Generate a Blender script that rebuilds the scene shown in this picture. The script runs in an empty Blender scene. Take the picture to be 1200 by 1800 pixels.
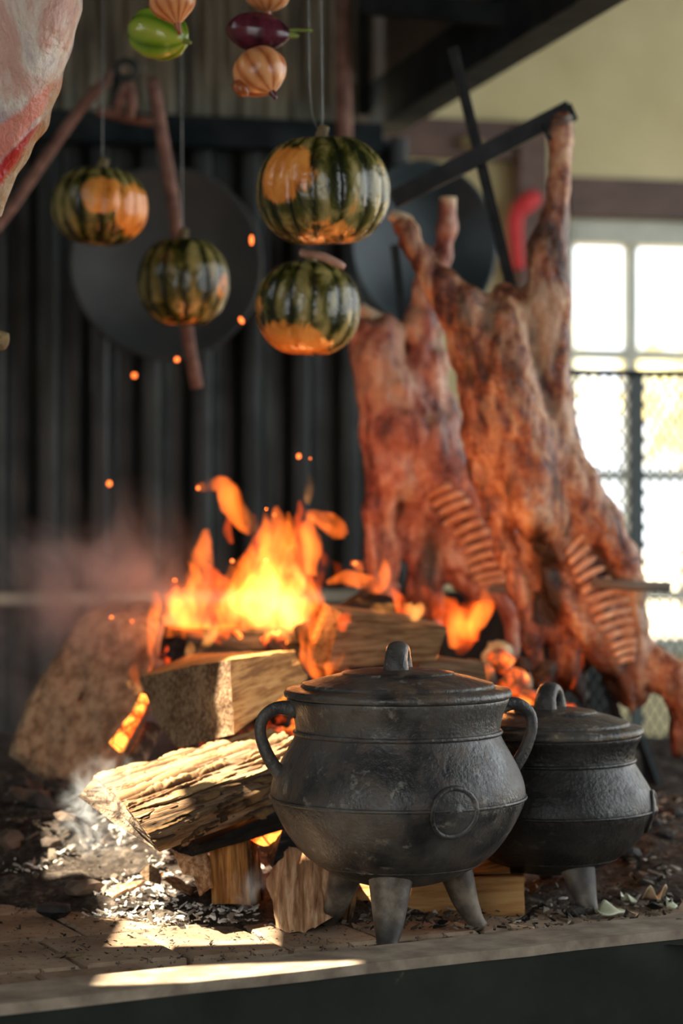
import bpy, math, random
import numpy as np
from mathutils import Vector, Matrix

# ------------------------------------------------------------------ camera, sky, sun, exposure
sc = bpy.context.scene
F = 4000.0          # focal length in pixels of the 1200 x 1800 frame
H = 0.612           # camera height above the hearth bricks
def P(px, py, Y):
    return np.array([(px - 600) * Y / F, Y, H - (py - 900) * Y / F])

cam_d = bpy.data.cameras.new('camera')
cam = bpy.data.objects.new('camera', cam_d)
sc.collection.objects.link(cam)
cam.location = (0, 0, H)
cam.rotation_euler = (math.pi / 2, 0, 0)
cam_d.sensor_fit = 'VERTICAL'
cam_d.sensor_height = 36.0
cam_d.lens = F / 1800 * 36
cam_d.clip_end = 200
cam_d.dof.use_dof = True
cam_d.dof.focus_distance = 3.22
cam_d.dof.aperture_fstop = 2.7
sc.camera = cam

world = bpy.data.worlds.new('world')
sc.world = world
world.use_nodes = True
wb = world.node_tree.nodes['Background']
wb.inputs['Color'].default_value = (0.93, 0.98, 1.0, 1)
wb.inputs['Strength'].default_value = 1.8

SUN = np.array([0.6, 0.1, -0.8]); SUN /= np.linalg.norm(SUN)
sun_d = bpy.data.lights.new('sun', 'SUN')
sun_d.energy = 17.5
sun_d.angle = 0.009
sun_d.color = (1.0, 0.86, 0.64)
sun = bpy.data.objects.new('sun', sun_d)
sc.collection.objects.link(sun)
sun.rotation_euler = Vector(SUN).to_track_quat('-Z', 'Y').to_euler()
sun.location = (-3, 0, 6)

sc.view_settings.view_transform = 'Standard'
sc.view_settings.look = 'None'
sc.view_settings.gamma = 1.0
sc.view_settings.use_curve_mapping = False
sc.view_settings.exposure = 0.85
cy = sc.cycles
cy.use_denoising = True
cy.transparent_max_bounces = 96
cy.max_bounces = 8
cy.volume_bounces = 1
cy.volume_step_rate = 2.0
cy.sample_clamp_indirect = 4.0
try: cy.denoiser = 'OPENIMAGEDENOISE'
except Exception: pass

# ------------------------------------------------------------------ numpy helpers
rng = np.random.default_rng(7)
random.seed(7)

def _hash(i, j, k, s):
    n = (i * 374761393 + j * 668265263 + k * 1274126177 + s * 974634777) & 0xFFFFFFFF
    n = ((n ^ (n >> 13)) * 1274126177) & 0xFFFFFFFF
    n = (n ^ (n >> 16)) & 0xFFFF
    return n / 65535.0

def vnoise(p, s=0):
    p = np.asarray(p, float)
    f0 = np.floor(p); f = p - f0; f = f * f * (3 - 2 * f)
    i = f0.astype(np.int64)
    r = 0
    for a in (0, 1):
        wa = f[..., 0] if a else 1 - f[..., 0]
        for b in (0, 1):
            wb_ = f[..., 1] if b else 1 - f[..., 1]
            for c in (0, 1):
                wc = f[..., 2] if c else 1 - f[..., 2]
                r = r + wa * wb_ * wc * _hash(i[..., 0] + a, i[..., 1] + b, i[..., 2] + c, s)
    return r          # 0..1

def fbm(p, s=0, o=4):
    p = np.asarray(p, float); r = 0; a = 0.5; t = 0
    for k in range(o):
        r = r + a * vnoise(p * (2.03 ** k), s + k * 17); t += a; a *= 0.5
    return r / t

def norm(v):
    v = np.asarray(v, float)
    return v / (np.linalg.norm(v, axis=-1, keepdims=True) + 1e-12)

# ------------------------------------------------------------------ object helpers
def link(o):
    sc.collection.objects.link(o); return o

def mesh(name, verts, faces, mat=None, parent=None, smooth=True, attrs=None, edges=()):
    me = bpy.data.meshes.new(name)
    me.from_pydata([tuple(map(float, v)) for v in verts], list(edges), [tuple(int(i) for i in f) for f in faces])
    if attrs:
        for k, a in attrs.items():
            a = np.asarray(a, np.float32)
            if a.ndim == 1:
                at = me.attributes.new(k, 'FLOAT', 'POINT'); at.data.foreach_set('value', a)
            else:
                at = me.attributes.new(k, 'FLOAT_VECTOR', 'POINT'); at.data.foreach_set('vector', a.ravel())
    if smooth:
        me.polygons.foreach_set('use_smooth', np.ones(len(me.polygons), bool))
    me.update()
    o = bpy.data.objects.new(name, me)
    if mat: me.materials.append(mat)
    link(o)
    if parent is not None:
        o.parent = parent
        o.matrix_parent_inverse = Matrix.Translation(-parent.location) if parent.type == 'EMPTY' else Matrix.Identity(4)
    return o

def tag(o, label=None, cat=None, group=None, kind=None):
    if label: o['label'] = label
    if cat: o['category'] = cat
    if group: o['group'] = group
    if kind: o['kind'] = kind
    return o

def thing(name, label, cat, loc=(0, 0, 0), group=None, kind=None):
    o = bpy.data.objects.new(name, None)
    o.empty_display_size = 0.05
    o.location = tuple(map(float, loc))
    link(o)
    return tag(o, label, cat, group, kind)

class MB:
    """collects verts and faces"""
    def __init__(s): s.v = []; s.f = []; s.n = 0
    def add(s, v, f):
        v = np.asarray(v, float)
        s.v.append(v); s.f += [tuple(i + s.n for i in q) for q in f]; s.n += len(v); return s
    def verts(s): return np.concatenate(s.v)
    def build(s, name, mat, parent=None, smooth=False, attrs=None):
        return mesh(name, s.verts(), s.f, mat, parent, smooth, attrs)

BOXF = [(0, 3, 2, 1), (4, 5, 6, 7), (0, 1, 5, 4), (1, 2, 6, 5), (2, 3, 7, 6), (3, 0, 4, 7)]
def box(x0, x1, y0, y1, z0, z1):
    return np.array([(x0, y0, z0), (x1, y0, z0), (x1, y1, z0), (x0, y1, z0), (x0, y0, z1), (x1, y0, z1), (x1, y1, z1), (x0, y1, z1)], float), BOXF

def bar(p0, p1, w, h, up=(0, 0, 1)):
    p0 = np.asarray(p0, float); p1 = np.asarray(p1, float)
    d = norm(p1 - p0); s = norm(np.cross(d, up)); u = np.cross(s, d)
    v = []
    for p in (p0, p1):
        for a, b in ((-1, -1), (1, -1), (1, 1), (-1, 1)):
            v.append(p + s * a * w / 2 + u * b * h / 2)
    return np.array(v), [(3, 2, 1, 0), (4, 5, 6, 7), (0, 1, 5, 4), (1, 2, 6, 5), (2, 3, 7, 6), (3, 0, 4, 7)]

def smooth_path(pts, n):
    """Catmull-Rom through rows of any width"""
    p = np.asarray(pts, float)
    if len(p) == 2:
        t = np.linspace(0, 1, n)[:, None]; return p[0] * (1 - t) + p[1] * t
    q = np.vstack([2 * p[0] - p[1], p, 2 * p[-1] - p[-2]])
    out = []
    for t in np.linspace(0, len(p) - 1 - 1e-9, n):
        i = int(t); f = t - i
        a, b, c, d = q[i], q[i + 1], q[i + 2], q[i + 3]
        out.append(0.5 * (2 * b + (c - a) * f + (2 * a - 5 * b + 4 * c - d) * f * f + (3 * b - a - 3 * c + d) * f ** 3))
    return np.array(out)

def tube(pts, rad, n=10, flat=1.0, flatdir=None):
    pts = np.asarray(pts, float); m = len(pts)
    rad = np.broadcast_to(np.asarray(rad, float), (m,))
    t = norm(np.gradient(pts, axis=0))
    ref = np.array([0, 0, 1.0]) if flatdir is None else np.asarray(flatdir, float)
    v = []
    a = np.linspace(0, 2 * math.pi, n, endpoint=False)
    prev = None
    for i in range(m):
        r0 = ref if prev is None else prev
        if abs(np.dot(t[i], norm(r0))) > 0.97: r0 = np.array([0.3, 1.0, 0.2])
        s = norm(np.cross(t[i], r0)); u = np.cross(s, t[i]); prev = u
        v.append(pts[i] + (np.cos(a)[:, None] * s + np.sin(a)[:, None] * u * flat) * rad[i])
    v = np.concatenate(v + [pts[:1], pts[-1:]])
    f = []
    for i in range(m - 1):
        for k in range(n):
            k2 = (k + 1) % n
            f.append((i * n + k, (i + 1) * n + k, (i + 1) * n + k2, i * n + k2))
    e = m * n
    for k in range(n):
        f.append((e, k, (k + 1) % n)); f.append((e + 1, (m - 1) * n + (k + 1) % n, (m - 1) * n + k))
    return v, f

def lathe(prof, n=64, c=(0, 0, 0)):
    prof = np.asarray(prof, float); m = len(prof)
    a = np.linspace(0, 2 * math.pi, n, endpoint=False)
    v = np.stack([prof[:, 0:1] * np.cos(a), prof[:, 0:1] * np.sin(a), np.repeat(prof[:, 1:2], n, 1)], -1).reshape(-1, 3) + np.asarray(c, float)
    f = []
    for i in range(m - 1):
        for k in range(n):
            k2 = (k + 1) % n
            f.append((i * n + k, i * n + k2, (i + 1) * n + k2, (i + 1) * n + k))
    f.append(tuple(range(n - 1, -1, -1))); f.append(tuple((m - 1) * n + k for k in range(n)))
    return v, f

_ico = {}
def ico(sub):
    if sub not in _ico:
        import bmesh
        bm = bmesh.new(); bmesh.ops.create_icosphere(bm, subdivisions=sub, radius=1.0)
        bm.verts.index_update()
        _ico[sub] = (np.array([v.co[:] for v in bm.verts]), [tuple(v.index for v in f.verts) for f in bm.faces]); bm.free()
    return _ico[sub]

def lump(size, seed, sub=2, rough=0.5, freq=1.6):
    v, f = ico(sub)
    d = 1 + rough * (fbm(v * freq + seed * 3.7, seed, 3) - 0.5) * 2
    return v * d[:, None] * np.asarray(size, float), f

def rotz(v, a):
    c, s = math.cos(a), math.sin(a)
    return v @ np.array([[c, s, 0], [-s, c, 0], [0, 0, 1]])

def rotany(v, seed):
    r = np.random.default_rng(seed)
    q, _ = np.linalg.qr(r.normal(size=(3, 3)))
    return v @ q

def surface_nets(fld, org, h):
    nx, ny, nz = fld.shape
    ins = fld < 0
    offs = [(a, b, c) for a in (0, 1) for b in (0, 1) for c in (0, 1)]
    cnt = sum(ins[a:nx - 1 + a, b:ny - 1 + b, c:nz - 1 + c].astype(np.int8) for a, b, c in offs)
    act = (cnt > 0) & (cnt < 8)
    ijk = np.argwhere(act)
    idx = -np.ones(act.shape, np.int64); idx[act] = np.arange(len(ijk))
    acc = np.zeros((len(ijk), 3)); num = np.zeros(len(ijk))
    for o in offs:
        for ax in range(3):
            if o[ax]: continue
            q = list(o); q[ax] = 1
            A = fld[ijk[:, 0] + o[0], ijk[:, 1] + o[1], ijk[:, 2] + o[2]]
            B = fld[ijk[:, 0] + q[0], ijk[:, 1] + q[1], ijk[:, 2] + q[2]]
            cr = (A < 0) != (B < 0)
            t = np.where(cr, A / np.where(A - B == 0, 1, A - B), 0)
            p = np.tile(np.array(o, float), (len(ijk), 1)); p[:, ax] += t
            acc[cr] += p[cr]; num[cr] += 1
    v = (ijk + acc / num[:, None]) * h + org
    faces = []
    for ax in range(3):
        b, c = (ax + 1) % 3, (ax + 2) % 3
        sl0 = [slice(None)] * 3; sl1 = [slice(None)] * 3
        sl0[ax] = slice(0, -1); sl1[ax] = slice(1, None)
        A = ins[tuple(sl0)]; B = ins[tuple(sl1)]
        e = np.argwhere(A != B)
        ok = (e[:, b] > 0) & (e[:, c] > 0) & (e[:, b] < fld.shape[b] - 1) & (e[:, c] < fld.shape[c] - 1)
        e = e[ok]
        fl = A[e[:, 0], e[:, 1], e[:, 2]]
        def cell(db, dc):
            q = e.copy(); q[:, b] -= db; q[:, c] -= dc
            return idx[q[:, 0], q[:, 1], q[:, 2]]
        q = np.stack([cell(1, 1), cell(0, 1), cell(0, 0), cell(1, 0)], 1)
        q[~fl] = q[~fl][:, ::-1]
        faces.append(q)
    return v, np.concatenate(faces)

def sdf_mesh(chains, h, k=0.02, cuts=(), warp=0.0, warp_f=9.0, seed=0, pad=0.05):
    """chains: lists of (x,y,z,r[,fy]); smooth union of round cones, minus cuts"""
    allp = np.concatenate([np.array([q[:4] for q in c]) for c in chains])
    lo = (allp[:, :3] - allp[:, 3:4]).min(0) - pad; hi = (allp[:, :3] + allp[:, 3:4]).max(0) + pad
    n = np.ceil((hi - lo) / h).astype(int) + 1
    g = np.stack(np.meshgrid(*[lo[i] + h * np.arange(n[i]) for i in range(3)], indexing='ij'), -1)
    fld = np.full(g.shape[:3], 1.0)
    def cone(a, b, fld, sub):
        pa = np.array(a[:3]); pb = np.array(b[:3]); ra, rb = a[3], b[3]
        m = max(ra, rb) + 0.06
        l2 = np.clip(((np.minimum(pa, pb) - m - lo) / h).astype(int), 0, n - 1); h2 = np.clip(((np.maximum(pa, pb) + m - lo) / h).astype(int) + 2, 1, n)
        s = tuple(slice(l2[i], h2[i]) for i in range(3))
        q = g[s] - pa; ab = pb - pa; L = ab @ ab + 1e-12
        t = np.clip((q @ ab) / L, 0, 1)
        d = np.linalg.norm(q - t[..., None] * ab, axis=-1) - (ra + (rb - ra) * t)
        f0 = fld[s]
        if sub:
            fld[s] = np.maximum(f0, -d) + np.clip(k - np.abs(f0 + d), 0, None) ** 2 / (4 * k)
        else:
            hh = np.clip(k - np.abs(f0 - d), 0, None)
            fld[s] = np.minimum(f0, d) - hh * hh / (4 * k)
    for c in chains:
        for a, b in zip(c[:-1], c[1:]): cone(a, b, fld, False)
    for c in cuts:
        for a, b in zip(c[:-1], c[1:]): cone(a, b, fld, True)
    if warp:
        fld += warp * (fbm(g * np.array([warp_f, warp_f, warp_f * 0.45]), seed, 3) - 0.5) * 2
    fld[0] = fld[-1] = 1; fld[:, 0] = fld[:, -1] = 1; fld[:, :, 0] = fld[:, :, -1] = 1
    return surface_nets(fld, lo, h)

# ------------------------------------------------------------------ materials
class T:
    def __init__(s, name):
        s.m = bpy.data.materials.new(name); s.m.use_nodes = True
        s.t = s.m.node_tree; s.N = s.t.nodes; s.L = s.t.links
        s.b = s.N['Principled BSDF']; s.out = s.N['Material Output']
    def put(s, sock, val):
        if hasattr(val, 'is_linked') or hasattr(val, 'links'): s.L.new(val, sock)
        elif isinstance(val, (tuple, list)) and len(val) == 3 and sock.type == 'RGBA': sock.default_value = (*val, 1)
        else: sock.default_value = val
    def set(s, **k):
        names = {'base': 'Base Color', 'rough': 'Roughness', 'metal': 'Metallic', 'emit': 'Emission Color', 'estr': 'Emission Strength', 'normal': 'Normal', 'spec': 'Specular IOR Level', 'coat': 'Coat Weight', 'sub': 'Subsurface Weight', 'trans': 'Transmission Weight'}
        for a, v in k.items(): s.put(s.b.inputs[names[a]], v)
        return s
    def obj(s): return s.node('ShaderNodeTexCoord').outputs['Object']
    def node(s, typ, **k):
        n = s.N.new(typ)
        for a, v in k.items(): setattr(n, a, v)
        return n
    def attr(s, name, out='Fac'):
        return s.node('ShaderNodeAttribute', attribute_name=name).outputs[out]
    def map(s, vec, scale=(1, 1, 1), loc=(0, 0, 0), rot=(0, 0, 0)):
        n = s.node('ShaderNodeMapping'); s.L.new(vec, n.inputs[0])
        n.inputs['Scale'].default_value = scale; n.inputs['Location'].default_value = loc; n.inputs['Rotation'].default_value = rot
        return n.outputs[0]
    def noise(s, vec, scale=5, detail=5, rough=0.55, dist=0.0):
        n = s.node('ShaderNodeTexNoise'); s.L.new(vec, n.inputs['Vector'])
        n.inputs['Scale'].default_value = scale; n.inputs['Detail'].default_value = detail
        n.inputs['Roughness'].default_value = rough; n.inputs['Distortion'].default_value = dist
        return n.outputs['Fac']
    def voro(s, vec, scale=5, feature='F1', out='Distance'):
        n = s.node('ShaderNodeTexVoronoi', feature=feature); s.L.new(vec, n.inputs['Vector']); n.inputs['Scale'].default_value = scale
        return n.outputs[out]
    def ramp(s, fac, stops, interp='LINEAR'):
        n = s.node('ShaderNodeValToRGB'); n.color_ramp.interpolation = interp
        e = n.color_ramp.elements
        while len(e) < len(stops): e.new(0.5)
        for q, (p, c) in zip(e, stops):
            q.position = p
            q.color = (c, c, c, 1) if not isinstance(c, (tuple, list)) else (*c, 1)
        s.L.new(fac, n.inputs[0]); return n.outputs[0]
    def mix(s, fac, a, b, blend='MIX'):
        n = s.node('ShaderNodeMix', data_type='RGBA', blend_type=blend)
        s.put(n.inputs[0], fac); s.put(n.inputs[6], a); s.put(n.inputs[7], b)
        return n.outputs[2]
    def math(s, op, a, b=0.0):
        n = s.node('ShaderNodeMath', operation=op); s.put(n.inputs[0], a); s.put(n.inputs[1], b); return n.outputs[0]
    def bump(s, h, strength=0.5, dist=0.01):
        n = s.node('ShaderNodeBump'); s.L.new(h, n.inputs['Height'])
        n.inputs['Strength'].default_value = strength; n.inputs['Distance'].default_value = dist
        return n.outputs[0]

def simple(name, c1, c2=None, scale=8, rough=0.6, bump=0.3, bdist=0.004, metal=0.0, sc3=(1, 1, 1), lo=0.35, hi=0.7, spec=0.5):
    t = T(name); o = t.map(t.obj(), sc3)
    n = t.noise(o, scale, 6)
    t.set(base=t.ramp(n, [(lo, c1), (hi, c2 or c1)]), rough=rough, metal=metal, spec=spec)
    if bump: t.set(normal=t.bump(t.noise(o, scale * 4, 6), bump, bdist))
    return t.m

M = {}
# sooted corrugated iron
t = T('sooty corrugated iron'); o = t.obj()
n1 = t.noise(t.map(o, (3, 3, 0.5)), 4, 6)
t.set(base=t.ramp(n1, [(0.38, (0.002, 0.0035, 0.0035)), (0.62, (0.022, 0.025, 0.020))]), rough=t.ramp(t.noise(o, 9), [(0.3, 0.38), (0.7, 0.65)]), metal=0.25)
M['iron_dark'] = t.m
t = T('grey corrugated iron'); o = t.obj()
n1 = t.noise(t.map(o, (3, 3, 0.6)), 5, 6)
t.set(base=t.ramp(n1, [(0.35, (0.12, 0.12, 0.09)), (0.65, (0.42, 0.38, 0.28))]), rough=0.5, metal=0.3)
M['iron_grey'] = t.m
M['black_steel'] = simple('black painted steel', (0.008, 0.012, 0.014), (0.025, 0.032, 0.035), 12, 0.85, 0.15, 0.002, spec=0.15)
M['cross_steel'] = simple('dark cross steel', (0.010, 0.012, 0.014), (0.032, 0.035, 0.037), 25, 0.6, 0.2, 0.001, 0.2, spec=0.3)
M['rust'] = simple('pinkish rusty iron', (0.12, 0.06, 0.045), (0.28, 0.16, 0.12), 30, 0.8, 0.4, 0.002)
M['disc'] = simple('greyish plough disc steel', (0.010, 0.014, 0.015), (0.045, 0.048, 0.042), 4, 0.6, 0.1, 0.002, 0.2)
M['disc_teal'] = simple('dark bluish disc steel', (0.006, 0.014, 0.018), (0.022, 0.036, 0.04), 5, 0.4, 0.1, 0.002, 0.3)
M['cream'] = simple('cream plaster', (0.56, 0.48, 0.25), (0.76, 0.66, 0.38), 2.2, 0.9, 0.2, 0.004)
M['brown_wood'] = simple('brown painted timber', (0.07, 0.035, 0.024), (0.14, 0.075, 0.052), 6, 0.6, 0.3, 0.003, sc3=(1, 1, 4))
M['white_paint'] = simple('off white window paint', (0.44, 0.45, 0.36), (0.58, 0.58, 0.47), 8, 0.5, 0.1, 0.001)
M['green_steel'] = simple('dark green mesh steel', (0.03, 0.045, 0.042), (0.05, 0.07, 0.065), 20, 0.5, 0.0)
M['earth'] = simple('pale outdoor earth', (0.45, 0.38, 0.27), (0.62, 0.54, 0.4), 1.5, 0.95, 0.3, 0.02)
M['floor'] = simple('dark floor', (0.025, 0.02, 0.016), (0.05, 0.04, 0.03), 4, 0.8, 0.3, 0.004)
M['red'] = simple('red cloth', (0.5, 0.015, 0.02), (0.62, 0.03, 0.03), 20, 0.7, 0.1)
M['wire'] = simple('thin steel wire', (0.12, 0.12, 0.11), (0.2, 0.2, 0.18), 30, 0.4, 0.0, metal=0.7)
M['foliage'] = simple('yellow green foliage', (0.42, 0.42, 0.2), (0.75, 0.66, 0.36), 3, 0.8, 0.0)
M['trunk'] = simple('grey trunk', (0.12, 0.1, 0.08), (0.2, 0.17, 0.13), 8, 0.9, 0.4)
M['roof'] = simple('dark roof boards', (0.05, 0.04, 0.03), (0.09, 0.07, 0.05), 6, 0.8, 0.0)
M['plaster'] = simple('dim plaster of added unseen walls', (0.16, 0.15, 0.12), (0.24, 0.22, 0.18), 3, 0.9, 0.0)

# cast iron
def cast_iron(name, dusty, brown, k=1.0):
    t = T(name); o = t.obj()
    big = t.noise(o, 7, 5, 0.6, 0.4); mid = t.noise(o, 26, 6, 0.65); fine = t.noise(o, 160, 4)
    c = t.ramp(big, [(0.36, (0.012 * k, 0.012 * k, 0.0125 * k)), (0.50, (0.036 * k, 0.0345 * k, 0.033 * k)), (0.64, (0.085 * k, 0.08 * k, 0.073 * k))])
    c = t.mix(t.ramp(mid, [(0.48, 0.0), (0.62, 0.8)]), c, brown)
    c = t.mix(t.ramp(t.noise(t.map(o, (1, 1, 1), (3, 1, 7)), 34, 5, 0.7), [(0.60, 0.0), (0.66, dusty)]), c, (0.36, 0.33, 0.27))
    t.set(base=c, rough=t.ramp(mid, [(0.38, 0.30), (0.62, 0.56)]), metal=0.1)
    h = t.math('ADD', t.math('MULTIPLY', mid, 0.6), t.math('MULTIPLY', fine, 0.5))
    t.set(normal=t.bump(h, 0.6, 0.006))
    return t
M['pot'] = cast_iron('worn black cast iron', 0.34, (0.08, 0.06, 0.046), 1.3).m
M['pot_b'] = cast_iron('blackened cast iron', 0.12, (0.014, 0.011, 0.010), 0.4).m
t = cast_iron('crusted lid iron', 0.45, (0.13, 0.085, 0.05))
t.set(rough=0.55); M['lid'] = t.m
t = cast_iron('greasy crusted lid iron', 0.5, (0.14, 0.1, 0.06)); t.set(rough=0.55); M['lid_b'] = t.m
t = T('scorched iron leg'); o = t.obj(); n = t.noise(o, 18, 6)
t.set(base=t.ramp(n, [(0.38, (0.022, 0.018, 0.015)), (0.5, (0.075, 0.058, 0.042)), (0.64, (0.22, 0.18, 0.135))]), rough=0.6, normal=t.bump(t.noise(o, 90), 0.4, 0.002))
M['leg'] = t.m

# woods (vector attribute gc = grain coordinates, axis compressed)
def wood(name, a, b, c, char=None, scale=60):
    t = T(name); g = t.attr('gc', 'Vector')
    n = t.noise(g, scale * 2.2, 4, 0.6, 0.2); n2 = t.noise(g, scale * 0.3, 4)
    col = t.ramp(t.math('ADD', t.math('MULTIPLY', n, 0.6), t.math('MULTIPLY', n2, 0.4)), [(0.41, a), (0.5, b), (0.58, c)])
    if char:
        col = t.mix(t.ramp(t.noise(t.obj(), 9, 5), [(char, 0.0), (char + 0.05, 1.0)]), col, (0.008, 0.007, 0.006))
    t.set(base=col, rough=0.75, spec=0.25, normal=t.bump(n, 0.9, 0.006))
    return t.m
M['wood_pale'] = wood('pale split wood', (0.30, 0.145, 0.065), (0.55, 0.31, 0.165), (0.74, 0.50, 0.30))
M['wood_gold'] = wood('golden split wood', (0.25, 0.10, 0.025), (0.47, 0.215, 0.058), (0.62, 0.33, 0.11))
M['wood_orange'] = wood('orange board wood', (0.33, 0.15, 0.045), (0.46, 0.23, 0.08), (0.55, 0.31, 0.12), scale=45)
M['wood_brown'] = wood('brown weathered wood', (0.10, 0.055, 0.028), (0.2, 0.12, 0.065), (0.3, 0.2, 0.115))
M['wood_tan'] = wood('tan weathered wood', (0.19, 0.115, 0.065), (0.33, 0.215, 0.125), (0.44, 0.31, 0.19), scale=30)
M['wood_char'] = wood('half charred split wood', (0.14, 0.07, 0.028), (0.27, 0.155, 0.07), (0.36, 0.22, 0.11), char=0.55)
M['charcoal'] = wood('charred black wood', (0.005, 0.005, 0.005), (0.013, 0.011, 0.010), (0.05, 0.045, 0.042))
t = T('grooved bark'); hgt = t.attr('hgt'); g = t.attr('gc', 'Vector'); n = t.noise(g, 90, 6)
c = t.ramp(t.math('ADD', hgt, t.math('MULTIPLY', t.math('SUBTRACT', n, 0.5), 0.6)), [(0.12, (0.022, 0.011, 0.006)), (0.42, (0.15, 0.075, 0.034)), (0.78, (0.42, 0.27, 0.13))])
t.set(base=c, rough=0.85, spec=0.2, normal=t.bump(n, 0.6, 0.004)); M['bark'] = t.m
t = T('dark bark'); hgt = t.attr('hgt'); g = t.attr('gc', 'Vector'); n = t.noise(g, 90, 6)
c = t.ramp(t.math('ADD', hgt, t.math('MULTIPLY', t.math('SUBTRACT', n, 0.5), 0.7)), [(0.15, (0.008, 0.006, 0.004)), (0.5, (0.05, 0.028, 0.014)), (0.9, (0.19, 0.11, 0.045))])
t.set(base=c, rough=0.85, spec=0.2, normal=t.bump(n, 0.6, 0.004)); M['bark_dark'] = t.m
M['end_ash'] = simple('ashy cut end', (0.05, 0.03, 0.018), (0.32, 0.235, 0.155), 40, 0.9, 1.0, 0.008, lo=0.42, hi=0.6)

# embers
def ember(name, strength, lo=0.45, hi=0.62, scale=28):
    t = T(name); o = t.obj()
    cr = t.voro(o, scale, 'DISTANCE_TO_EDGE'); n = t.noise(o, scale * 0.5, 4)
    heat = t.ramp(n, [(lo, 0.0), (hi, 1.0)])
    t.set(base=t.ramp(n, [(0.35, (0.01, 0.008, 0.007)), (0.6, (0.07, 0.05, 0.04))]), rough=0.9,
          emit=t.ramp(heat, [(0.0, (0.55, 0.02, 0.002)), (0.6, (1.0, 0.11, 0.008)), (1.0, (1.0, 0.3, 0.04))]),
          estr=t.math('MULTIPLY', t.math('MULTIPLY', heat, t.ramp(cr, [(0.01, 0.12), (0.12, 1.0)])), strength),
          normal=t.bump(cr, 0.6, 0.006))
    return t.m
M['ember'] = ember('glowing ember', 3.2)
M['ember_dim'] = ember('half cold ember', 1.3, 0.5, 0.68)
M['ember_hot'] = ember('hot ember', 2.2, 0.30, 0.5, 36)
t = T('spark glow'); t.set(base=(0.1, 0.02, 0.0), emit=(1.0, 0.17, 0.03), estr=1.7); M['spark'] = t.m
def flame_mat(name, col, s, sc_=26):
    t = T(name); t.N.remove(t.b)
    n = t.noise(t.map(t.obj(), (1, 1, 0.55)), sc_, 2, 0.5, 0.8)
    e = t.node('ShaderNodeEmission'); e.inputs[0].default_value = (*col, 1)
    t.L.new(t.math('MULTIPLY', t.ramp(n, [(0.40, 0.05), (0.62, 1.0)]), s), e.inputs[1])
    t.L.new(e.outputs[0], t.out.inputs['Volume'])
    try: t.m.cycles.volume_step_rate = 0.6
    except Exception as ex: print(ex)
    return t.m
M['fl_o'] = flame_mat('orange flame', (1.0, 0.165, 0.018), 36.0)
M['fl_r'] = flame_mat('red flame', (1.0, 0.10, 0.009), 30.0)
M['fl_y'] = flame_mat('yellow flame', (1.0, 0.36, 0.075), 27.0)

# ash, coal
t = T('ash flake'); c = t.attr('tone')
t.set(base=t.ramp(c, [(0.0, (0.02, 0.017, 0.015)), (0.35, (0.16, 0.13, 0.10)), (0.55, (0.5, 0.46, 0.40)), (1.0, (0.82, 0.80, 0.74))]), rough=0.95, spec=0.1); M['flake'] = t.m
t = T('ash bed'); o = t.obj(); n = t.noise(o, 16, 8, 0.7); n2 = t.noise(o, 70, 4, 0.7)
t.set(base=t.ramp(t.math('ADD', t.math('MULTIPLY', n, 0.55), t.math('MULTIPLY', n2, 0.45)), [(0.36, (0.012, 0.010, 0.009)), (0.52, (0.055, 0.044, 0.036)), (0.66, (0.18, 0.15, 0.12))]), rough=0.95, spec=0.1, normal=t.bump(n2, 0.9, 0.01)); M['ashbed'] = t.m
M['coal'] = simple('black coal', (0.006, 0.006, 0.006), (0.06, 0.05, 0.043), 14, 0.7, 0.8, 0.006, lo=0.4, hi=0.75)
M['coal_brown'] = simple('brownish burnt lump', (0.03, 0.022, 0.017), (0.17, 0.12, 0.085), 12, 0.9, 0.8, 0.006)
t = T('firebrick'); o = t.obj(); n = t.noise(o, 6, 6, 0.65); sp = t.noise(t.map(o, (1, 1, 1), (5, 2, 1)), 75, 4, 0.7)
c = t.ramp(n, [(0.35, (0.16, 0.105, 0.068)), (0.52, (0.28, 0.195, 0.13)), (0.66, (0.38, 0.285, 0.2))])
c = t.mix(t.ramp(sp, [(0.60, 0.0), (0.66, 0.85)]), c, (0.03, 0.022, 0.018))
t.set(base=c, rough=0.9, spec=0.2, normal=t.bump(t.noise(o, 60, 5), 0.4, 0.003)); M['brick'] = t.m
M['mortar'] = simple('sooty mortar', (0.012, 0.009, 0.007), (0.035, 0.027, 0.02), 20, 0.95, 0.5, 0.004)
M['ledge'] = simple('dusty ledge steel', (0.16, 0.12, 0.085), (0.36, 0.29, 0.21), 22, 0.75, 0.3, 0.002)
t = T('stained dark curb'); o = t.obj(); n = t.noise(o, 5, 6, 0.6); s2 = t.noise(t.map(o, (1, 1, 0.6), (4, 4, 4)), 19, 4, 0.6)
c = t.ramp(n, [(0.3, (0.006, 0.008, 0.006)), (0.7, (0.026, 0.031, 0.022))]); c = t.mix(t.ramp(s2, [(0.70, 0.0), (0.76, 0.6)]), c, (0.2, 0.15, 0.1))
t.set(base=c, rough=0.8, spec=0.2, normal=t.bump(n, 0.2, 0.004)); M['curb'] = t.m

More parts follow.
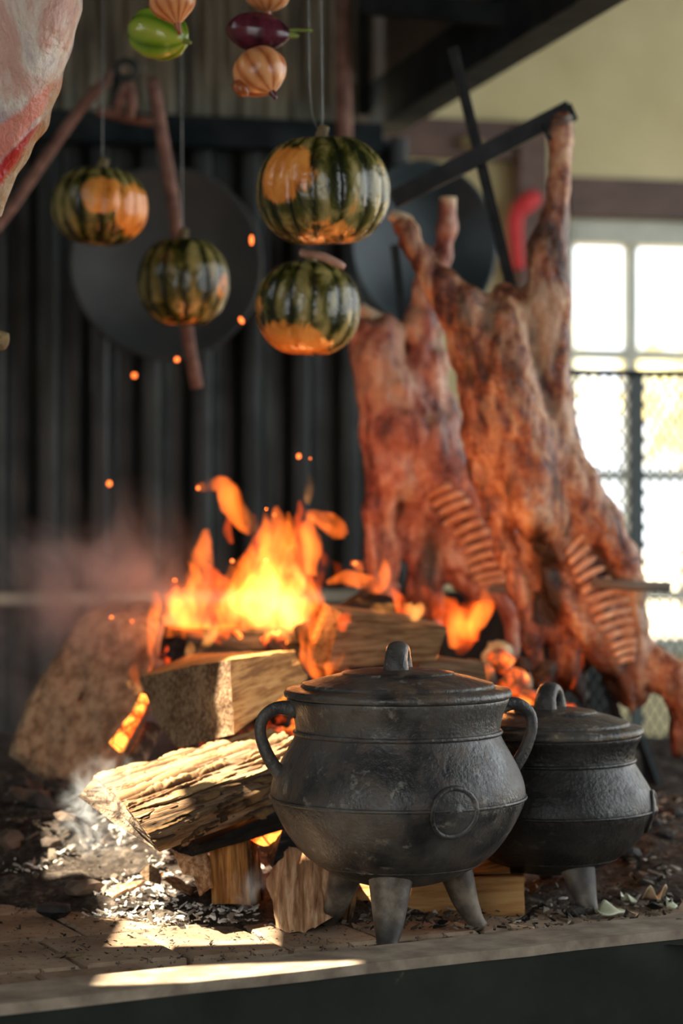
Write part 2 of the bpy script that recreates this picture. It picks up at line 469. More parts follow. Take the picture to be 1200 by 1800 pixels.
# meats
def meat(name, stops, scale=1.0, gloss=0.32):
    t = T(name); o = t.obj()
    st = t.map(o, (20 * scale, 20 * scale, 7 * scale), (0, 0, 0), (0, 0.18, 0))
    n = t.noise(st, 1.0, 6, 0.6, 0.6); n2 = t.noise(o, 55 * scale, 5, 0.65)
    f = t.math('ADD', t.math('MULTIPLY', n, 0.72), t.math('MULTIPLY', n2, 0.28))
    c = t.ramp(f, stops)
    c = t.mix(t.attr('char'), c, (0.018, 0.008, 0.005))  # mixes in char, plus shade painted between the ribs
    c = t.mix(t.attr('fat'), c, (0.62, 0.42, 0.26))
    t.set(base=c, rough=t.ramp(n2, [(0.35, gloss - 0.1), (0.7, gloss + 0.2)]), normal=t.bump(f, 1.0, 0.02), sub=0.0)
    return t.m
M['roast'] = meat('roasted lamb meat', stops=[(0.40, (0.055, 0.014, 0.008)), (0.47, (0.24, 0.072, 0.036)), (0.53, (0.42, 0.175, 0.085)), (0.61, (0.64, 0.39, 0.22))])
M['roast_b'] = meat('reddish roasted lamb meat', [(0.40, (0.11, 0.024, 0.016)), (0.47, (0.30, 0.09, 0.058)), (0.54, (0.46, 0.18, 0.115)), (0.62, (0.66, 0.41, 0.29))])
M['rib'] = simple('roasted rib', (0.50, 0.22, 0.11), (0.78, 0.48, 0.29), 30, 0.45, 0.3, 0.002)
M['bone'] = simple('pale bone', (0.55, 0.36, 0.2), (0.7, 0.55, 0.38), 40, 0.5, 0.3, 0.002)
t = T('raw leg membrane'); o = t.obj(); n = t.noise(t.map(o, (9, 9, 4), (0, 0, 0), (0, 0.35, 0)), 1.2, 6, 0.6, 0.5); n2 = t.noise(o, 50, 5)
c = t.ramp(n, [(0.38, (0.27, 0.17, 0.21)), (0.47, (0.52, 0.40, 0.38)), (0.54, (0.74, 0.62, 0.51)), (0.63, (0.62, 0.34, 0.26))])
c = t.mix(t.attr('flesh'), c, (0.68, 0.20, 0.13)); c = t.mix(t.attr('blood'), c, (0.42, 0.012, 0.015)); c = t.mix(t.attr('rim'), c, (0.36, 0.24, 0.11))
t.set(base=c, rough=0.35, normal=t.bump(t.math('ADD', n, t.math('MULTIPLY', n2, 0.3)), 0.9, 0.025)); M['rawleg'] = t.m

# vegetables
t = T('ribbed squash skin'); o = t.obj(); lo_ = t.attr('lobe'); pa = t.attr('orange'); n = t.noise(t.map(o, (1, 1, 0.4)), 28, 5, 0.65, 0.6)
g = t.ramp(t.math('ADD', t.math('MULTIPLY', lo_, 0.65), t.math('MULTIPLY', t.math('SUBTRACT', n, 0.5), 2.2)), [(0.2, (0.010, 0.013, 0.003)), (0.48, (0.06, 0.058, 0.009)), (0.85, (0.30, 0.245, 0.085))])
orr = t.ramp(n, [(0.3, (0.52, 0.13, 0.008)), (0.62, (0.82, 0.34, 0.07))])
t.set(base=t.mix(t.ramp(t.math('ADD', pa, t.math('MULTIPLY', t.math('SUBTRACT', n, 0.5), 2.4)), [(0.40, 0.0), (0.68, 1.0)]), g, orr), rough=0.24, normal=t.bump(t.noise(o, 46, 3, 0.5), 0.45, 0.008), spec=0.6)
M['squash'] = t.m
t = T('brown onion skin'); o = t.obj(); lo_ = t.attr('lobe'); n = t.noise(t.map(o, (1, 1, 0.25)), 60, 4)
t.set(base=t.ramp(t.math('ADD', t.math('MULTIPLY', lo_, 0.5), t.math('MULTIPLY', n, 0.5)), [(0.25, (0.30, 0.08, 0.02)), (0.5, (0.60, 0.21, 0.07)), (0.8, (0.72, 0.36, 0.15))]), rough=0.3, spec=0.5); M['onion'] = t.m
t = T('red onion skin'); o = t.obj(); n = t.noise(t.map(o, (1, 1, 0.25)), 50, 4)
t.set(base=t.ramp(n, [(0.3, (0.025, 0.004, 0.010)), (0.7, (0.13, 0.02, 0.035))]), rough=0.22, spec=0.6); M['onion_red'] = t.m
t = T('green tomato skin'); o = t.obj(); n = t.noise(o, 14, 4); lo_ = t.attr('lobe')
t.set(base=t.ramp(t.math('ADD', t.math('MULTIPLY', lo_, 0.5), t.math('MULTIPLY', n, 0.5)), [(0.2, (0.05, 0.14, 0.008)), (0.55, (0.22, 0.38, 0.025)), (0.85, (0.40, 0.46, 0.06))]), rough=0.22, spec=0.6); M['green'] = t.m
M['stem'] = simple('dry stem', (0.10, 0.07, 0.03), (0.25, 0.18, 0.08), 40, 0.8, 0.4, 0.002)
M['stalk'] = simple('green stalk', (0.14, 0.2, 0.03), (0.25, 0.3, 0.06), 40, 0.6, 0.2, 0.002)
M['pink_stick'] = simple('pale stick', (0.38, 0.2, 0.14), (0.55, 0.34, 0.25), 40, 0.6, 0.3, 0.002)
M['peel'] = simple('pale green peel', (0.42, 0.44, 0.28), (0.62, 0.62, 0.45), 40, 0.5, 0.2, 0.002)

def smoke_mat(name, col, dens, scale, lo, hi, seed):
    t = T(name); t.N.remove(t.b)
    tc = t.node('ShaderNodeTexCoord')
    gen = tc.outputs['Generated']
    vd = t.node('ShaderNodeVectorMath', operation='DISTANCE'); t.L.new(gen, vd.inputs[0]); vd.inputs[1].default_value = (0.5, 0.5, 0.5)
    fall = t.ramp(vd.outputs['Value'], [(0.12, 1.0), (0.48, 0.0)], 'EASE')
    n = t.noise(t.map(tc.outputs['Object'], (1, 1, 0.75), (seed, seed * 2, 0)), scale, 4, 0.6, 1.2)
    d = t.math('MULTIPLY', t.math('MULTIPLY', t.ramp(n, [(lo, 0.0), (hi, 1.0)]), fall), dens)
    v = t.node('ShaderNodeVolumePrincipled'); v.inputs['Color'].default_value = (*col, 1)
    t.L.new(d, v.inputs['Density']); v.inputs['Anisotropy'].default_value = 0.1
    t.L.new(v.outputs[0], t.out.inputs['Volume']); return t.m
M['smoke'] = smoke_mat('grey mauve smoke', (0.74, 0.63, 0.62), 15.0, 7, 0.42, 0.7, 1.0)
M['smoke_w'] = smoke_mat('white wispy smoke', (0.82, 0.88, 0.95), 34.0, 22, 0.50, 0.66, 2.0)

t = T('pane glass'); t.N.remove(t.b)
tr = t.node('ShaderNodeBsdfTransparent'); gl = t.node('ShaderNodeBsdfGlossy'); gl.inputs['Roughness'].default_value = 0.02
mx = t.node('ShaderNodeMixShader'); mx.inputs[0].default_value = 0.05
t.L.new(tr.outputs[0], mx.inputs[1]); t.L.new(gl.outputs[0], mx.inputs[2]); t.L.new(mx.outputs[0], t.out.inputs[0]); M['glass'] = t.m

# ------------------------------------------------------------------ the building
ANG = math.radians(14)
U = np.array([math.cos(ANG), math.sin(ANG), 0]); NB = np.array([math.sin(ANG), -math.cos(ANG), 0])   # along the back wall, out of it
W0 = P(330, 235, 6.0); W0[2] = 0
def wb_pt(u, z, n=0.0):      # point on the back wall plane
    return W0 + U * u + NB * n + np.array([0, 0, z])

fl_ = MB(); fl_.add(*box(-6, 8, -6, 9, -0.6, -0.52)); tag(fl_.build('floor', M['floor']), 'dark floor around the raised hearth', 'floor', kind='structure')
gr_ = MB(); gr_.add(*box(-20, 30, 9.0, 60, -0.6, -0.5)); tag(gr_.build('ground', M['earth']), 'pale sunlit earth outside the window', 'ground', kind='structure')
rf = MB(); rf.add(*box(-1.75, 3.3, -1.2, 9.4, 2.75, 2.85)); tag(rf.build('ceiling', M['roof']), 'dark boarded roof over the hearth', 'ceiling', kind='structure')

# unseen added wall, gaps shaped to place sun patches (planes in Y, Z)
XW = -1.6
sl_y, sl_z = SUN[1] / SUN[0], SUN[2] / SUN[0]
cols = [(0.6, 2.655, []), (2.655, 2.765, [(1.735, 2.20)]), (2.765, 2.985, []), (2.985, 3.2, [(1.70, 2.03)]),
        (3.2, 3.41, [(1.66, 2.34)]), (3.41, 3.43, []), (3.43, 3.66, [(1.54, 1.84), (2.25, 2.52)]), (3.66, 6.2, [])]
wl = MB()
for y0, y1, gaps in cols:
    z = -0.55
    for g0, g1 in gaps:
        wl.add(*box(XW - 0.02, XW, y0, y1, z, g0)); z = g1
    wl.add(*box(XW - 0.02, XW, y0, y1, z, 2.75))
tag(wl.build('sun_slot_wall', M['plaster']), 'unseen wall with gaps shaped to cast sun patches on the hearth', 'wall', kind='structure')
wr = MB()  # unseen wall, its opening sized for side light on the scene
wr.add(*box(2.6, 2.65, 8.4, 9.0, -0.55, 2.75)); wr.add(*box(2.6, 2.65, 2.0, 8.4, -0.55, -0.1)); wr.add(*box(2.6, 2.65, 2.0, 8.4, 2.5, 2.75))
wr.add(*box(2.6, 2.65, -1.2, 2.0, -0.55, 2.75))
tag(wr.build('side_light_wall', M['plaster']), 'unseen plaster wall, opening sized to let in side light', 'wall', kind='structure')

wf = MB(); wf.add(*box(0.05, 2.6, -1.2, -1.15, -0.55, 2.75)); wf.add(*box(-1.6, 0.05, -1.2, -1.15, 2.45, 2.75))  # unseen wall added behind the camera to cut light from the front
tag(wf.build('front_shade_wall', M['plaster']), 'unseen plaster wall added to cut the frontal light', 'wall', kind='structure')
def corrug(u0, u1, z0, z1, pitch, amp, n_off, box_profile=False):
    n = int((u1 - u0) / pitch * 16); u = np.linspace(u0, u1, n)
    ph = u / pitch * 2 * math.pi
    d = np.sin(ph) * amp
    if box_profile: d = np.tanh(np.sin(ph) * 2.2) * amp
    v = []; 
    for th in (0, -0.004):
        for z in (z0, z1):
            v += [wb_pt(a, z, n_off + b + th) for a, b in zip(u, d)]
    f = []
    for i in range(n - 1):
        f.append((i, i + 1, n + i + 1, n + i)); f.append((2 * n + i, 3 * n + i, 3 * n + i + 1, 2 * n + i + 1))
        f.append((n + i, n + i + 1, 3 * n + i + 1, 3 * n + i)); f.append((i + 1, i, 2 * n + i, 2 * n + i + 1))
    f.append((0, n, 3 * n, 2 * n)); f.append((n - 1, 3 * n - 1, 4 * n - 1, 2 * n - 1))
    return np.array(v), f
wb_ = thing('wall_back', 'sooty corrugated iron wall behind the fire', 'wall', (0, 0, 0), kind='structure')
a = -1.2
while a < 0.56:
    v, f = corrug(a, min(a + 0.83, 0.60), -0.5, 1.62, 0.135, 0.020, 0.0, True); mesh('corrugated_sheet', v, f, M['iron_dark'], wb_, False); a += 0.79
a = -1.2
while a < 0.42:
    v, f = corrug(a, min(a + 0.67, 0.46), 1.60, 2.75, 0.068, 0.014, 0.02); mesh('corrugated_sheet', v, f, M['iron_grey'], wb_, False); a += 0.645
mb = MB(); mb.add(*bar(wb_pt(-1.15, 1.60, 0.08), wb_pt(0.5, 1.60, 0.08), 0.08, 0.075)); mb.build('rail', M['black_steel'], wb_)
mb = MB(); mb.add(*bar(wb_pt(-1.15, 0.39, 0.06), wb_pt(0.5, 0.39, 0.06), 0.08, 0.03)); mb.build('rail', M['iron_grey'], wb_)

fb = thing('dark_backing', 'low dark plate added to darken the gaps behind the carcasses', 'plate', P(860, 1300, 5.9))  # invented plate, keeps the view between the carcasses dark
mb = MB(); mb.add(*bar(P(640, 1045, 5.95), P(1075, 1045, 5.85), .012, .012)); 
v_ = mb.verts(); v_[:, 2] = np.where(np.arange(8) % 4 < 2, -0.1, 0.40); mesh('plate', v_, mb.f, M['iron_dark'], fb, False)
mb = MB(); mb.add(*bar(P(640, 1045, 5.93), P(1075, 1045, 5.83), .03, .02)); v_ = mb.verts(); v_[:, 2] += 0.40 - v_[:, 2].mean(); mesh('added_backing_rim', v_, mb.f, M['iron_dark'], fb, False)
# hood: side beam coming towards the viewer and dark side panel over it
B0 = P(672, 215, 6.25); Bd = np.array([0.406, -1.59, 0]); Bd /= np.linalg.norm(Bd); B0[2] = 1.715
hood = thing('smoke_hood', 'black steel smoke hood edge beam above the hearth', 'hood', B0)
mb = MB(); mb.add(*bar(B0, B0 + Bd * 4.6, 0.09, 0.13)); mb.build('edge_beam', M['black_steel'], hood)
mb = MB(); mb.add(*bar(B0 + np.array([-0.035, 0, 0.53]), B0 + Bd * 4.6 + np.array([-0.035, 0, 0.53]), 0.015, 0.92)); mb.build('side_panel', M['roof'], hood)
mb = MB(); mb.add(*bar(B0 + np.array([-0.12, 0.0, -0.02]), B0 + np.array([-0.12, 0, 1.0]), 0.16, 0.08, up=(0, 1, 0))); mb.build('corner_post', M['black_steel'], hood)
mb = MB(); mb.add(*bar(P(640, 5, 5.3), P(900, 30, 5.1), 0.05, 0.05)); mb.build('cross_brace', M['black_steel'], hood)
# pale pipe in front of the upper sheets
v, f = tube([P(603, -60, 5.6), P(603, 100, 5.6), P(605, 262, 5.6)], 0.021, 14)
tag(mesh('vent_pipe', v, f, M['rust']), 'thin pale vertical pipe before the grey corrugated sheets', 'pipe')

# far wall with the window
W1 = P(700, 900, 7.3); W1[2] = 0
def fw(u, z, n=0.0): return W1 + U * u + NB * n + np.array([0, 0, z])
def fpx(px, py, n=0.0):     # pixel -> (u, z) on the far wall
    d = np.array([(px - 600) / F, 1.0, -(py - 900) / F]); o = np.array([0, 0, H])
    t_ = ((W1 + NB * n - o) @ NB) / (d @ NB); q = o + d * t_
    return float((q - W1) @ U), float(q[2])
def fbox(u0, u1, z0, z1, n0, n1):
    v = np.array([fw(a, c, b) for c in (z0, z1) for a, b in ((u0, n1), (u1, n1), (u1, n0), (u0, n0))])
    return v, BOXF
uw0, zt = fpx(1000, 388); uw1, _ = fpx(1345, 388); _, zb = fpx(1100, 1150)
far = MB()
far.add(*fbox(-0.3, uw0, -0.55, 2.75, -0.12, 0)); far.add(*fbox(uw1, 3.2, -0.55, 2.75, -0.12, 0))
far.add(*fbox(uw0, uw1, zt, 2.75, -0.12, 0)); far.add(*fbox(uw0, uw1, -0.55, zb, -0.12, 0))
tag(far.build('wall_far', M['cream']), 'cream plaster wall around the window', 'wall', kind='structure')
win = thing('window_1', 'off white multi pane window', 'window', fw(uw0, zb), kind='structure')
z_m1 = fpx(1100, 622)[1]; z_m2 = fpx(1100, 836)[1]; z_m3 = fpx(1100, 1048)[1]; u_m = fpx(1115, 600)[0]; u_m2 = u_m + (u_m - uw0) * 1.02
mb = MB(); fwid = 0.075
mb.add(*fbox(uw0, uw1, zt - fwid, zt, -0.08, 0.02)); mb.add(*fbox(uw0, uw1, zb, zb + 0.05, -0.08, 0.02))
mb.add(*fbox(uw0 - 0.01, uw0 + 0.012, zb, zt, -0.08, 0.02)); mb.add(*fbox(uw1 - 0.04, uw1, zb, zt, -0.08, 0.02)); mb.build('window_frame', M['white_paint'], win)
for z in (z_m1, z_m2, z_m3):
    mb = MB(); mb.add(*fbox(uw0 + 0.012, uw1 - 0.04, z - 0.017, z + 0.017, -0.06, -0.02)); mb.build('glazing_bar', M['white_paint'], win)
for u in (u_m, u_m2):
    mb = MB(); mb.add(*fbox(u - 0.019, u + 0.019, zb + 0.05, zt - fwid, -0.062, -0.018)); mb.build('glazing_bar', M['white_paint'], win)
us = [uw0 + 0.012, u_m, u_m2, uw1 - 0.04]; zs = [zb + 0.05, z_m3, z_m2, z_m1, zt - fwid]
for i in range(3):
    for j in range(4):
        mb = MB(); mb.add(*fbox(us[i], us[i + 1], zs[j], zs[j + 1], -0.043, -0.040)); mb.build('pane', M['glass'], win)
# timber frame on the wall
def trim(name, u0, u1, z0, z1, n1=0.06, mat='brown_wood'):
    mb = MB(); mb.add(*fbox(u0, u1, z0, z1, 0.0, n1)); return tag(mb.build(name, M[mat]), 'brown timber framing on the cream wall', 'trim', kind='structure')
a0, b0 = fpx(1000, 315); trim('trim_1', fpx(992, 350)[0], 2.4, fpx(1100, 386)[1], fpx(1100, 318)[1], 0.05)
trim('trim_2', fpx(898, 300)[0], fpx(945, 300)[0], -0.5, fpx(920, 222)[1], 0.10)
trim('trim_3', -0.2, fpx(897, 300)[0], fpx(800, 282)[1], fpx(800, 215)[1], 0.07)
mb = MB(); ua, za = fpx(812, 258); v, f = lump((0.042, 0.03, 0.026), 4, 2, 0.2); mb.add(v + fw(ua, za, 0.09), f)
tag(mb.build('wooden_knob', M['wood_flat'] if 'wood_flat' in M else M['stem'], None, True), 'small tan wooden knob on the brown timber rail', 'knob')
# red strip on the post
q = [fw(*fpx(926, 352), 0.115), fw(*fpx(905, 366), 0.125), fw(*fpx(888, 385), 0.12), fw(*fpx(886, 420), 0.12), fw(*fpx(892, 480), 0.115)]
v, f = tube(smooth_path(q, 24), np.interp(np.linspace(0, 1, 24), [0, 0.2, 0.5, 1], [0.022, 0.03, 0.026, 0.02]), 10, 0.4, NB)
tag(mesh('red_cloth', v, f, M['red']), 'red cloth strip hanging on the brown timber post', 'cloth')

# mesh guard in front of the window
zr = fpx(1100, 656, 1.9)[1]; g0 = fpx(975, 656, 1.9)[0]; g1 = g0 + 0.75
guard = thing('mesh_guard', 'dark green wire mesh guard across the lower window', 'screen', fw(g0, -0.02, 1.9))
mb = MB(); mb.add(*bar(fw(g0, zr, 1.9), fw(g1, zr, 1.9), 0.016, 0.016)); mb.build('top_rail', M['black_steel'], guard)
for u in (fpx(1118, 700, 1.9)[0],):
    mb = MB(); mb.add(*bar(fw(u, -0.018, 1.9), fw(u, zr, 1.9), 0.03, 0.016, up=NB)); mb.build('post', M['green_steel'], guard)
mb = MB(); hgt_ = zr; st = 0.026
k = -int(hgt_ / st) - 2
while g0 + k * st < g1:
    for s in (1, -1):
        u0 = g0 + k * st; pts = []
        ua, ub = u0, u0 + hgt_ * 0.62
        if s < 0: ua, ub = ub, ua
        za, zb2 = 0.0, zr
        # clip to the guard
        lo_u, hi_u = g0, g1
        tt = sorted([(lo_u - ua) / (ub - ua), (hi_u - ua) / (ub - ua)]); t0, t1 = max(0, tt[0]), min(1, tt[1])
        if t1 - t0 > 0.01:
            p0 = fw(ua + (ub - ua) * t0, za + (zb2 - za) * t0, 1.9 + 0.003 * s); p1 = fw(ua + (ub - ua) * t1, za + (zb2 - za) * t1, 1.9 + 0.003 * s)
            mb.add(*bar(p0, p1, 0.0040, 0.0040, up=NB))
    k += 1
tag(mb.build('wire_mesh', M['green_steel'], guard), kind='stuff')

# outside: trees
def tree(x, y, h, seed, label):
    t_ = thing('tree', label, 'tree', (x, y, -0.5), group='trees outside the window')
    v, f = tube([(x, y, -0.5), (x + 0.1, y, h * 0.4), (x, y, h * 0.75)], [0.16, 0.11, 0.06], 10); mesh('trunk', v, f, M['trunk'], t_)
    r = np.random.default_rng(seed); n = 420
    c = norm(r.normal(size=(n, 3))) * (r.random((n, 1)) ** 0.4) * np.array([h * 0.36, h * 0.36, h * 0.34]) + np.array([x, y, h * 0.72])
    mb = MB()
    for q in c:
        d1 = norm(r.normal(size=3)) * 0.13; d2 = norm(np.cross(d1, r.normal(size=3))) * 0.07
        mb.add(np.array([q - d1, q + d2, q + d1, q - d2]), [(0, 1, 2, 3)])
    tag(mb.build('foliage', M['foliage'], t_), kind='stuff')
tree(4.0, 26.0, 2.6, 3, 'yellow green tree seen through the right window panes')
tree(3.0, 40.0, 4.2, 5, 'pale yellow tree far outside behind the window bars')

# ------------------------------------------------------------------ hearth
E0 = np.array([-0.417, 2.78, 0]); E1 = np.array([0.49, 3.28, 0]); ed = norm(E1 - E0); en = np.array([-ed[1], ed[0], 0])
EA = E0 - ed * 0.25; EB = E1 + ed * 1.2
hearth = thing('hearth', 'raised brick hearth with a dark stained front curb', 'hearth', (0, 3, -0.52))
def slab(p, q, d0, d1, z0, z1):
    v = np.array([c + en * d + np.array([0, 0, z]) for z in (z0, z1) for c, d in ((p, d0), (q, d0), (q, d1), (p, d1))]); return v, BOXF
mb = MB(); mb.add(*slab(EA, EB, 0.004, 1.85, -0.52, -0.022)); mb.build('bed', M['mortar'], hearth)
mb = MB(); mb.add(*slab(EA, EB, -0.012, 0.003, -0.52, 0.0)); mb.build('front_curb', M['curb'], hearth)
# ledge: worn steel strip, slightly wavy
n = 60; v = []; L = np.linalg.norm(EB - EA)
for z in (0.0, 0.014):
    for d in (-0.014, 0.092):
        for i in range(n):
            c = EA + ed * L * i / (n - 1); w = 0.006 * (fbm(np.array([i * 0.5, d * 50, 1.0]), 3, 2) - 0.5)
            v.append(c + en * (d + w) + np.array([0, 0, z + w * 0.25]))
f = []
for i in range(n - 1):
    f += [(2 * n + i, 2 * n + i + 1, 3 * n + i + 1, 3 * n + i), (i, 2 * n + i, 2 * n + i + 1, i + 1)[::-1], (n + i, n + i + 1, 3 * n + i + 1, 3 * n + i)[::-1], (i, i + 1, n + i + 1, n + i)[::-1]]
f += [(0, n, 3 * n, 2 * n), (n - 1, 3 * n - 1, 4 * n - 1, 2 * n - 1)]
mesh('ledge', v, f, M['ledge'], hearth, False)
# bricks
ba = math.radians(25); bu = np.array([math.cos(ba), math.sin(ba), 0]); bv = np.array([-bu[1], bu[0], 0])
bl, bd, j = 0.152, 0.215, 0.008
def bevel_box(x, y, z, b=0.004):
    v = [(sx * (x - b * (zz > 0)), sy * (y - b * (zz > 0)), h) for zz, h in ((0, -z), (0, -b), (1, 0)) for sx, sy in ((-1, -1), (1, -1), (1, 1), (-1, 1))]
    f = [(0, 3, 2, 1), (8, 9, 10, 11)]
    for r in (0, 4):
        for k in range(4): f.append((r + k, r + (k + 1) % 4, r + 4 + (k + 1) % 4, r + 4 + k))
    return np.array(v, float), f
v, f = bevel_box((bl - j) / 2, (bd - j) / 2, 0.05)
bme = bpy.data.meshes.new('brick'); bme.from_pydata([tuple(q) for q in v], [], f); bme.materials.append(M['brick'])
BO = np.array([-0.30, 2.97, 0])
for r in range(-1, 5):
    for c in range(-6, 10):
        p = BO + bu * (c * bl + (r % 2) * bl * 0.5) + bv * (r * bd)
        dd = (p - E0) @ en
        if dd < 0.10 or dd > 0.95 or (p - EA) @ ed < 0.09 or p[0] < -0.85 or p[0] > 1.05: continue
        o = link(bpy.data.objects.new('brick', bme)); o.parent = hearth; o.matrix_parent_inverse = Matrix.Translation(-hearth.location)
        o.location = (p[0], p[1], random.uniform(-0.002, 0.001)); o.rotation_euler = (random.uniform(-.004, .004), random.uniform(-.004, .004), ba + random.uniform(-.008, .008))

# ash bed height field
def ash_h(X, Y):
    X = np.asarray(X, float); Y = np.asarray(Y, float)
    front = 3.36 + 0.24 * np.clip((X - 0.0) / 0.6, -0.3, 1) ** 1 * (X > 0) + np.where(X < -0.25, (-0.25 - X) * 0.55, 0)
    t_ = Y - front + 0.05 * (fbm(np.stack([X * 9, Y * 9, X * 0], -1), 11, 3) - 0.5)
    s = np.clip(t_ / 0.5, 0, 1); s = s * s * (3 - 2 * s)
    h_ = s * 0.055 + np.clip(t_ / 0.08, 0, 1) * 0.012 - 0.006
    h_ = h_ + np.clip(t_ / 0.1, 0, 1) * 0.035 * (fbm(np.stack([X * 14, Y * 14, X * 0 + 2], -1), 5, 4) - 0.45)
    h_ = h_ + 0.05 * np.exp(-((X + 0.55) ** 2 / 0.05 + (Y - 4.05) ** 2 / 0.09))
    return h_
gx = np.linspace(-1.0, 1.1, 240); gy = np.linspace(3.25, 5.6, 220)
GX, GY = np.meshgrid(gx, gy, indexing='ij')
Z = ash_h(GX, GY) + 0.006 * (fbm(np.stack([GX * 60, GY * 60, GX * 0], -1), 9, 3) - 0.5)
V = np.stack([GX, GY, Z], -1).reshape(-1, 3); ny = len(gy)
ii, jj = np.meshgrid(np.arange(len(gx) - 1), np.arange(ny - 1), indexing='ij'); a = (ii * ny + jj).ravel()
tag(mesh('ash_bed', V, np.stack([a, a + ny, a + ny + 1, a + 1], 1), M['ashbed']), 'grey brown bed of ash over the hearth bricks', 'ash', kind='stuff')

# ash flakes
def scatter_flakes(name, n, pxreg, smin, smax, tone, label, seed, zoff=0.004):
    r = np.random.default_rng(seed); vs = []; fs = []; tn = []; c = 0
    for _ in range(n):
        px = r.uniform(pxreg[0], pxreg[2]); py = r.uniform(pxreg[1], pxreg[3])
        edge = min((px - pxreg[0]), (pxreg[2] - px), 40) / 40.
        if r.random() > 0.15 + edge: continue
        Y = (H - 0.01) * F / (py - 900)
        for _k in range(4):
            X = (px - 600) * Y / F; Y = (H - max(0, float(ash_h(X, Y)))) * F / (py - 900)
        s = r.uniform(smin, smax) * (0.6 + r.random() ** 3)
        k = r.integers(5, 7); an = np.sort(r.uniform(0, 2 * math.pi, k)); rr = r.uniform(0.6, 1.1, k)
        q = np.stack([np.cos(an) * rr, np.sin(an) * rr * r.uniform(0.45, 0.9), np.zeros(k)], 1) * s
        th = s * r.uniform(0.12, 0.3)
        top = q * 0.85 + [0, 0, th]; v = np.concatenate([q, top])
        tilt = r.normal(0, 0.38, 2); v = rotz(v, r.uniform(0, 6.28))
        v[:, 2] += v[:, 0] * tilt[0] + v[:, 1] * tilt[1]
        v += [X, Y, max(0, float(ash_h(X, Y))) + zoff + abs(tilt).sum() * s * 0.35]
        vs.append(v); tn += [np.clip(r.normal(*tone), 0, 1)] * (2 * k)
        fs += [tuple(range(c + k, c + 2 * k))] + [(c + i, c + (i + 1) % k, c + k + (i + 1) % k, c + k + i) for i in range(k)]; c += 2 * k
    return tag(mesh(name, np.concatenate(vs), fs, M['flake'], None, False, {'tone': tn}), label, 'ash', kind='stuff')
scatter_flakes('ash_flakes', 2400, (150, 1500, 455, 1618), 0.002, 0.009, (0.62, 0.32), 'white ash flakes heaped before the smoking log', 1)
scatter_flakes('ash_flakes', 1300, (60, 1440, 340, 1540), 0.0025, 0.011, (0.52, 0.34), 'pale ash and bark flakes beside the coals', 2)
scatter_flakes('charcoal_crumbs', 900, (0, 1550, 660, 1690), 0.0015, 0.005, (0.08, 0.12), 'black charcoal crumbs scattered on the bricks', 3, 0.001)
scatter_flakes('charcoal_crumbs', 800, (0, 1370, 330, 1560), 0.006, 0.016, (0.15, 0.18), 'dark crumbs of burnt wood on the ash', 4)
scatter_flakes('charcoal_crumbs', 900, (620, 1560, 1200, 1640), 0.003, 0.010, (0.15, 0.2), 'dark crumbs around the pot feet', 5)
scatter_flakes('charcoal_crumbs', 500, (1100, 1400, 1200, 1600), 0.005, 0.014, (0.25, 0.25), 'grey cinders behind the smaller pot', 6)

# coal lumps
def ground_pt(px, py, lift=0.0):
    Y = H * F / (py - 900)
    for _ in range(6):
        X = (px - 600) * Y / F; Y = (H - max(0, float(ash_h(X, Y))) - lift) * F / (py - 900)
    return np.array([(px - 600) * Y / F, Y, max(0, float(ash_h((px - 600) * Y / F, Y)))])
spots = [(40, 1470, 38), (90, 1455, 30), (15, 1505, 34), (110, 1500, 28), (60, 1520, 40), (20, 1545, 30), (130, 1535, 30), (150, 1480, 26), (10, 1430, 36), (70, 1420, 34), (120, 1430, 30), (35, 1400, 30), (95, 1395, 28),
         (190, 1450, 24), (170, 1515, 20), (230, 1480, 22), (5, 1380, 26), (60, 1375, 24), (140, 1405, 22), (290, 1500, 18), (200, 1500, 20), (260, 1520, 18)]
for i, (px, py, r_) in enumerate(spots):
    p = ground_pt(px, py); s = r_ * p[1] / F * 0.8
    v, f = lump((s, s * 0.8, s * 0.62), 20 + i, 2, 0.75, 1.4); v = rotz(v, i * 1.3)
    o = mesh('burnt_lump', v + p + [0, 0, s * 0.3], f, M['coal_brown'] if i % 3 else M['coal'], None, False)
    tag(o, 'brownish burnt lump of wood in the heap of cinders' if i % 3 else 'black coal lump in the heap of cinders', 'coal', 'burnt lumps in the cinder heap' if i % 3 else 'black coals in the cinder heap')
p = ground_pt(98, 1612); v, f = lump((0.026, 0.020, 0.013), 77, 2, 0.5); tag(mesh('coal', v + p + [0, 0, 0.010], f, M['coal'], None, False), 'small black coal lying alone on the tan bricks', 'coal')
p = ground_pt(150, 1592); v, f = lump((0.03, 0.022, 0.016), 79, 2, 0.6); tag(mesh('coal', v + p + [0, 0, 0.012], f, M['coal_brown'], None, False), 'grey cinder at the edge of the ash on the bricks', 'coal')
for i, (px, py, r_) in enumerate([(1010, 1630, 26), (960, 1590, 20), (1105, 1565, 30), (1140, 1590, 24), (940, 1560, 24), (1170, 1545, 22), (1180, 1500, 30), (1120, 1520, 20), (1150, 1470, 20)]):
    p = ground_pt(px, py - 20); s = r_ * p[1] / F * 0.75
    v, f = lump((s, s * 0.8, s * 0.6), 60 + i, 2, 0.6); o = mesh('charcoal', v + p + [0, 0, s * 0.3], f, M['coal'], None, False)
    tag(o, 'black charcoal lump beside the smaller iron pot', 'coal', 'charcoal lumps by the smaller pot')

